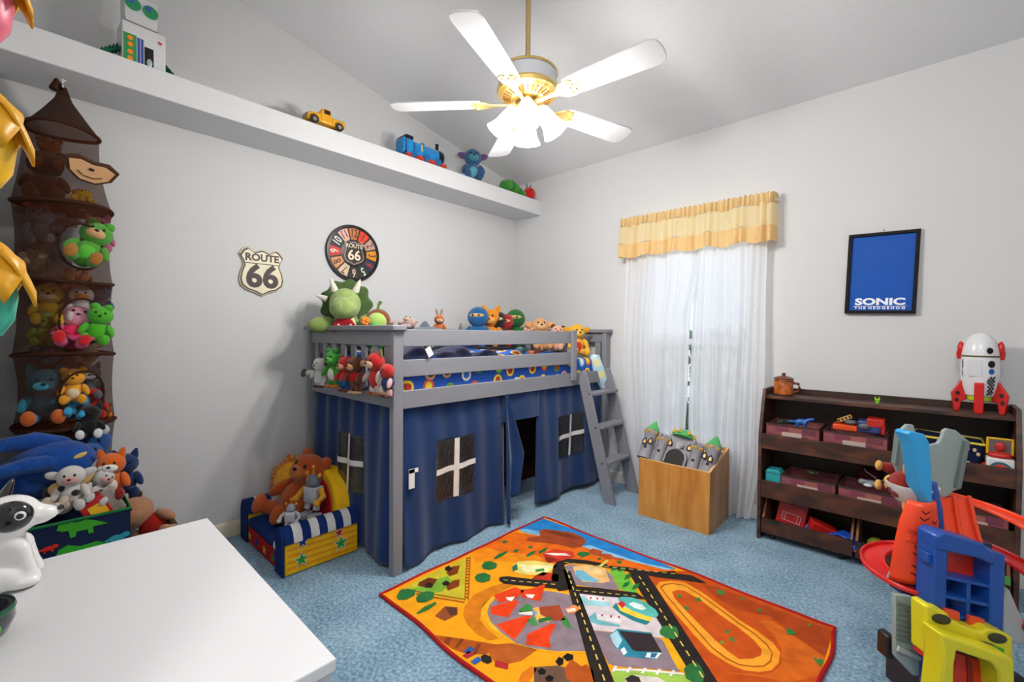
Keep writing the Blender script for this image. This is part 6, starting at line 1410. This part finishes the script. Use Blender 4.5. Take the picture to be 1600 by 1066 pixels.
# rolling drawer contents
t = sh_toy('toy_tool_box', 'red toy box with a white window outline in the rolling drawer', (-.60, 3.11, .06), rot=(R(-10), R(8), 0)); MB().bx(-.075, .075, -.03, .05, .0, .16).build('box_body', PL('#b01c18'), t, .005)
wl = MB()
for a in ((-.045, .05, .10, .102), (-.045, .05, .055, .057), (-.045, -.043, .055, .102), (.048, .05, .055, .102), (-.03, -.028, .055, .102), (.033, .035, .055, .102)): wl.bx(a[0], a[1], -.0315, -.03, a[2], a[3])
wl.build('window_outline', M('#c8ccd8', rough=.5), t); MB().bx(-.078, .078, -.033, .053, .15, .175).build('box_lid', PL('#8a1616'), t, .004)
t = sh_toy('toy_dump_truck', 'red toy dump truck tipped in the rolling drawer', (-.455, 3.09, .07), rot=(R(12), R(22), R(30))); MB().prism([(-.06, .03), (.05, .03), (.065, .09), (-.075, .09)], .07, lambda u, v, w: (u, w - .035, v)).build('dump_body', PL('#c8221c'), t, .004); MB().bx(-.06, .06, -.025, .025, .01, .03).build('chassis', PL('#2c3c90'), t)
for x in (-.04, .04):
    for s in (-1, 1): MB().lathe([(.02, -.008), (.02, .008)], 16, (x, s * .036, .016), (R(90), 0, 0)).build('wheel', PL('#8c90b8'), t)
tc_ = sh_toy('toy_race_car', 'blue toy race car with red stripe in the rolling drawer', (-.33, 3.07, .075), 'toy car', rot=(R(6), R(6), R(-25)))
MB().prism([(-.085, .012), (-.09, .03), (-.05, .045), (-.02, .068), (.035, .068), (.06, .045), (.088, .04), (.09, .015)], .075, lambda u, v, w: (u, w - .0375, v)).build('car_body', PL('#1c4cb8'), tc_, .008); MB().bx(-.088, .088, -.039, .039, .014, .022).build('red_stripe', PL('#c81c24'), tc_, .002); MB().bx(-.015, .03, -.0385, .0385, .046, .063).build('car_windows', dark, tc_)
for x in (-.055, .055):
    for s in (-1, 1): MB().lathe([(.02, -.007), (.02, .007)], 16, (x, s * .036, .016), (R(90), 0, 0)).build('wheel', PL('#1a1a1c'), tc_)
for i, (x, y, c, nm) in enumerate(((-.40, 3.05, '#7a4a90', 'purple toy bead'), (-.36, 3.16, '#3a3430', 'dark toy boulder'), (-.5, 3.19, '#24306c', 'deep blue toy brick'))):
    t = sh_toy('toy_piece', '%s lying loose in the rolling drawer' % nm, (x, y, .08)); MB().ell((0, 0, .012), (.022, .016, .016)).box((0, 0, .02), (.025, .02, .015)).build('piece', PL(c), t, .003)
t = sh_toy('toy_ball', 'olive green toy ball in the second rolling drawer', (-.19, 3.09, .10), 'ball'); MB().ell((0, 0, .01), .04, None, 20, 14).build('ball', PL('#7a8420'), t); MB().lathe([(.0405, .008), (.041, .011), (.0405, .014)], 24, caps=False).build('seam', PL('#5a6418'), t)
t = sh_toy('toy_cup', 'yellow toy dish in front of the olive ball', (-.19, 3.045, .07), 'toy'); MB().lathe([(.02, 0), (.04, .012), (.044, .025), (.04, .025), (.034, .012), (.005, .006)], 20).build('dish', PL('#d8c01c'), t)
t = sh_toy('toy_spider', 'teal toy creature in the second rolling drawer', (-.235, 3.07, .075)); MB().ell((0, 0, .02), (.016, .014, .012)).build('body', PL('#1f7a88'), t)
sl = MB(); [sl.tube([(0, 0, .02), (.02 * math.cos(a), .02 * math.sin(a), .034), (.034 * math.cos(a), .034 * math.sin(a), .005)], .003, 6) for a in [k * 1.047 for k in range(6)]]; sl.build('legs', PL('#1f7a88'), t)

# ------------------------------------------------------------------ toy parking garage, right foreground
ga = thing('toy_garage', 'tall plastic toy car garage of orange tracks, blue tower and yellow ramps', 'toy garage', (.095, 2.045, 0), rz=R(43.05))
org_, blu, yl, gy, red_ = PL('#e8421a'), PL('#164a9c'), PL('#d8cc1c'), PL('#93a09c'), PL('#c81c1a')
def gx(p, y=0.0): return (p - 800) * (1.45 + y) / 698.0 - 1.454
def gz(p, y=0.0): return 1.24 - (p - 527) * (1.45 + y) / 698.0
def gpan(name, pts, y0, d, mat, bevel=.003, parent=None):
    return MB().prism([(gx(a, y0), max(0.0, gz(b, y0))) for a, b in pts], d, lambda u, v, w: (u, y0 + w, v)).build(name, mat, parent or ga, bevel)
gpan('back_shell', [(1390, 727), (1395, 676), (1407, 664), (1418, 665), (1421, 678), (1430, 693), (1442, 696), (1456, 693), (1462, 682), (1464, 673), (1470, 670), (1484, 673), (1506, 691), (1501, 725), (1494, 764), (1482, 768), (1474, 776), (1440, 790), (1402, 760)], .06, .012, gy, .004)
gpan('shell_edge', [(1390, 727), (1395, 676), (1399, 679), (1396, 728)], .045, .02, M('#6f7c7a', rough=.4)); gpan('shell_edge', [(1500, 690), (1506, 691), (1494, 764), (1487, 764)], .045, .02, M('#6f7c7a', rough=.4))
MB().lathe([(.005, -.05), (.04, -.045), (.062, -.01), (.068, .012), (.063, .012), (.04, -.03), (.005, -.035)], 24, (gx(1416, .02), .02, gz(762, .02))).build('catch_bowl', PL('#d0d2d0'), ga)
gpan('drop_ramp', [(1407, 679), (1412, 675), (1433, 679), (1441, 692), (1446, 740), (1449, 800), (1444, 790), (1428, 762), (1419, 700)], -.07, .05, PL('#2a9ad4'), .003)
MB().tube([(gx(1430), -.03, gz(750)), (gx(1438), -.03, gz(790)), (gx(1445), -.02, gz(830))], [.018, .02, .022], 10).build('ramp_post', blu, ga)
# chevron wall: a curved orange tower
def cw_(u, v):
    z = lerp(gz(783, -.06), gz(908, -.06), v); hw = interp([(0, .035), (.25, .055), (.6, .066), (1, .07)], v)
    cx = lerp(gx(1434, -.06), gx(1424, -.06), v); a = (u - .5) * 2.2
    return (cx + hw * math.sin(a) * 1.12, -.02 - .06 * math.cos(a), z)
ch_ = MB().grid(cw_, 24, 16).build('chevron_tower', org_, ga, solid=.012, smooth=60)
chm = MB()
for cu, cvs in ((.38, (.08, .16, .52, .6, .75, .84)), (.66, (.2, .55, .63, .78, .87))):
    for v0 in cvs:
        for s in (-1, 1):
            q = [cw_(cu + s * .0, v0 + .035), cw_(cu + s * .1, v0), cw_(cu + s * .1, v0 + .02), cw_(cu, v0 + .055)]
            chm.add([Vector(p) + Vector((0, -.0075, 0)) for p in q], [(0, 1, 2, 3)])
chm.build('chevron_marks', M('#5a1408', rough=.5), ch_, smooth=0)
rbm = MB()
for v0 in (.33, .36, .47): rbm.grid(lambda u, v, v0=v0: Vector(cw_(lerp(.12, .88, u), v0 + .015 * v)) + Vector((0, -.009, 0)), 20, 1)
for u0 in (.2, .3, .42, .55, .66, .78): rbm.grid(lambda u, v, u0=u0: Vector(cw_(u0 + .03 * u, lerp(.34, .48, v))) + Vector((0, -.0085, 0)), 1, 6)
rbm.build('moulded_ribs', M('#c8320e', rough=.4), ch_, solid=.004, smooth=0)
# double launch track
def trk(x0a, x1a, za, ya, x0b, x1b, zb, yb, name, mat):
    b = MB()
    b.grid(lambda u, v: (lerp(lerp(x0a, x1a, u), lerp(x0b, x1b, u), v), lerp(ya, yb, v), lerp(za, zb, v) - .02 * math.sin(PI * v) * .4), 8, 12)
    o = b.build(name, mat, ga, solid=.006, smooth=60)
    for k in range(3):
        u = (.02, .5, .98)[k]
        MB().tube([(lerp(lerp(x0a, x1a, u), lerp(x0b, x1b, u), v), lerp(ya, yb, v) - .006, lerp(za, zb, v) - .02 * math.sin(PI * v) * .4 + .008) for v in (0, .25, .5, .75, 1)], .006, 6).build('track_rail', mat, o)
trk(gx(1456, .06), gx(1504, .06), gz(778, .06), .06, gx(1464, -.06), gx(1522, -.06), gz(850, -.06), -.06, 'launch_track', org_)
# looping side tracks
def ribbon(name, pts, w, mat, th=.006):
    pts = [Vector(p) for p in pts]; n = len(pts); b = MB(); vs = []
    for i, p in enumerate(pts):
        t_ = (pts[min(n - 1, i + 1)] - pts[max(0, i - 1)]).normalized(); s_ = t_.cross(Vector((0, 0, 1))).normalized()
        vs += [p - s_ * w + Vector((0, 0, .012)), p - s_ * w, p + s_ * w, p + s_ * w + Vector((0, 0, .012))]
    b.add(vs, [(i * 4 + j, i * 4 + j + 1, i * 4 + j + 5, i * 4 + j + 4) for i in range(n - 1) for j in range(3)])
    return b.build(name, mat, ga, solid=th, smooth=60)
def arc(cx, cy, r, a0, a1, z0, z1, n=24): return [(cx + r * math.cos(R(lerp(a0, a1, i / n))), cy + r * math.sin(R(lerp(a0, a1, i / n))), lerp(z0, z1, i / n)) for i in range(n + 1)]
ribbon('spiral_track', [(gx(1500), .1, gz(790))] + arc(.10, .02, .16, 100, -80, gz(800), gz(862)), .032, org_)
ribbon('spiral_track', arc(.10, .02, .16, 80, -100, gz(870), gz(950)), .034, red_)
ribbon('spiral_track', arc(.10, .02, .17, 80, -100, gz(980), gz(1040)), .034, red_)
ribbon('left_exit_track', arc(-.20, -.0, .075, 40, 260, gz(868), gz(905), 18), .03, red_)
# blue lift tower
for x0, x1, yt, yb_ in ((1453, 1473, 842, 1000), (1541, 1563, 862, 1010)): gpan('tower_column', [(x0, yt), (x1, yt + 4), (x1, yb_), (x0, yb_)], -.15, .06, blu, .004)
gpan('tower_header', [(1455, 838), (1466, 832), (1530, 850), (1548, 868), (1548, 884), (1520, 872), (1455, 858)], -.155, .065, blu, .005)
gpan('tower_back', [(1470, 905), (1545, 918), (1545, 985), (1470, 965)], -.095, .01, M('#123c80', rough=.4), .002)
gpan('lift_panel', [(1472, 858), (1528, 870), (1541, 912), (1472, 900)], -.10, .012, M('#d0301a', rough=.3), .004)
for y in (900, 930, 958): gpan('tower_shelf', [(1472, y), (1543, y + 14), (1543, y + 19), (1472, y + 5)], -.145, .05, blu, .001)
gpan('tower_divider', [(1504, 906), (1510, 907), (1510, 975), (1504, 974)], -.145, .05, blu, .001)
gpan('tower_clip', [(1442, 865), (1455, 868), (1455, 884), (1442, 880)], -.14, .03, blu, .002)
gpan('parking_sign', [(1471, 951), (1494, 957), (1494, 970), (1471, 964)], -.16, .01, M('#e0502c', rough=.4), .001); gpan('parking_sign', [(1509, 962), (1533, 968), (1533, 983), (1509, 977)], -.16, .01, M('#e0502c', rough=.4), .001)
gpan('exit_sign', [(1563, 900), (1572, 902), (1572, 915), (1563, 913)], -.13, .01, M('#3f9a3c', rough=.4), .001)
gpan('side_column', [(1412, 898), (1441, 905), (1441, 940), (1404, 930), (1404, 905)], -.05, .05, blu, .004); gpan('side_clip', [(1390, 912), (1396, 898), (1404, 900), (1400, 918)], -.06, .03, gy, .003)
# yellow base deck, arch and grey side panels
gpan('yellow_deck', [(1440, 947), (1450, 946), (1462, 955), (1475, 958), (1484, 972), (1505, 980), (1528, 988), (1540, 982), (1562, 988), (1578, 996), (1580, 1036), (1560, 1030), (1500, 1012), (1470, 1034), (1442, 1024)], -.19, .05, yl, .006)
for a in ((1453, 961), (1541, 990)): MB().ell((gx(a[0] + 11, -.19), -.192, gz(a[1] + 6, -.19)), (.028, .004, .014), (0, R(12), 0)).build('deck_vent', M('#3a3420', rough=.5), ga)
gpan('red_trim', [(1441, 1022), (1470, 1032), (1466, 1040), (1441, 1030)], -.185, .04, red_)
gpan('front_arch', [(1464, 990), (1480, 996), (1580, 1030), (1582, 1066), (1582, 1110), (1562, 1110), (1556, 1050), (1545, 1036), (1490, 1018), (1487, 1040), (1487, 1110), (1463, 1110), (1470, 1030)], -.25, .06, yl, .006)
gpan('arch_badge', [(1532, 1003), (1548, 1008), (1548, 1015), (1532, 1010)], -.198, .005, M('#1c2c60', rough=.4), .0); gpan('arch_badge', [(1549, 1010), (1564, 1014), (1564, 1021), (1549, 1017)], -.198, .005, M('#3fae2c', rough=.4), .0)
gpan('red_ramp', [(1488, 1020), (1545, 1038), (1556, 1110), (1488, 1110)], -.20, .01, M('#c8301c', rough=.35), .002); gpan('ramp_groove', [(1506, 1026), (1514, 1029), (1522, 1110), (1512, 1110)], -.203, .004, M('#8a1c10', rough=.5), .0)
sp2 = gpan('rib_panel', [(1393, 930), (1414, 932), (1440, 940), (1442, 1030), (1455, 1060), (1425, 1058), (1396, 1028)], -.10, .015, gy, .003)
for i in range(8): gpan('panel_rib', [(1398, 942 + i * 8), (1440, 951 + i * 8), (1440, 954 + i * 8), (1398, 945 + i * 8)], -.106, .007, M('#6f7b78', rough=.5), .001, ga)
gpan('panel_foot', [(1402, 1012), (1440, 1030), (1440, 1036), (1400, 1020)], -.108, .009, M('#b0b8b4', rough=.4), .001)
gpan('black_hinge', [(1383, 997), (1394, 995), (1395, 1035), (1383, 1032)], -.08, .04, PL('#1a1a1c'), .004)
gpan('right_slope', [(1563, 915), (1572, 922), (1600, 985), (1610, 1008), (1580, 1006), (1563, 990)], -.10, .04, M('#a8aeac', rough=.4), .004)
gpan('base_block', [(1450, 1050), (1600, 1060), (1600, 1122), (1450, 1122)], -.08, .16, M('#2c2e34', rough=.5), .004); gpan('blue_leg', [(1452, 1030), (1463, 1034), (1463, 1122), (1452, 1122)], -.14, .04, blu, .002)
gpan('core_post', [(1455, 830), (1545, 850), (1545, 1060), (1455, 1050)], .02, .06, M('#20304c', rough=.5), .004)
rp_ = plush('red_plush', 'shaggy red plush with yellow paws flopped over the toy garage bowl', (-0.047, 2.079, 0.741), .19, '#8c1c14', limb='#8c1c14', foot='#e0a848', muzzle='#d8a050', ear='side', earc='#d8a050')
rp_.rotation_euler = Matrix(((0, -.683, .731), (-.05, .731, .683), (-1, 0, 0))).to_euler()

# dark blocks added behind the tent windows and doorway, standing for the den's shade
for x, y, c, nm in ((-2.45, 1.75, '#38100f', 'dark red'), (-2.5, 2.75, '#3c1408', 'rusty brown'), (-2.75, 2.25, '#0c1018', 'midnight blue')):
    t = thing('den_dark_block', '%s block added to darken the den under the bed' % nm, 'cushion', (x, y, 0.0), group='den darkening blocks')
    MB().box((0, 0, .3), (.12, .56, .6)).build('dark_block', M(c, rough=.9, var=(9, .5)), t, .05); MB().tube([(.06, -.25, .55), (.06, .25, .55)], .008, 8).build('piping', FB('#2a2a2a'), t)
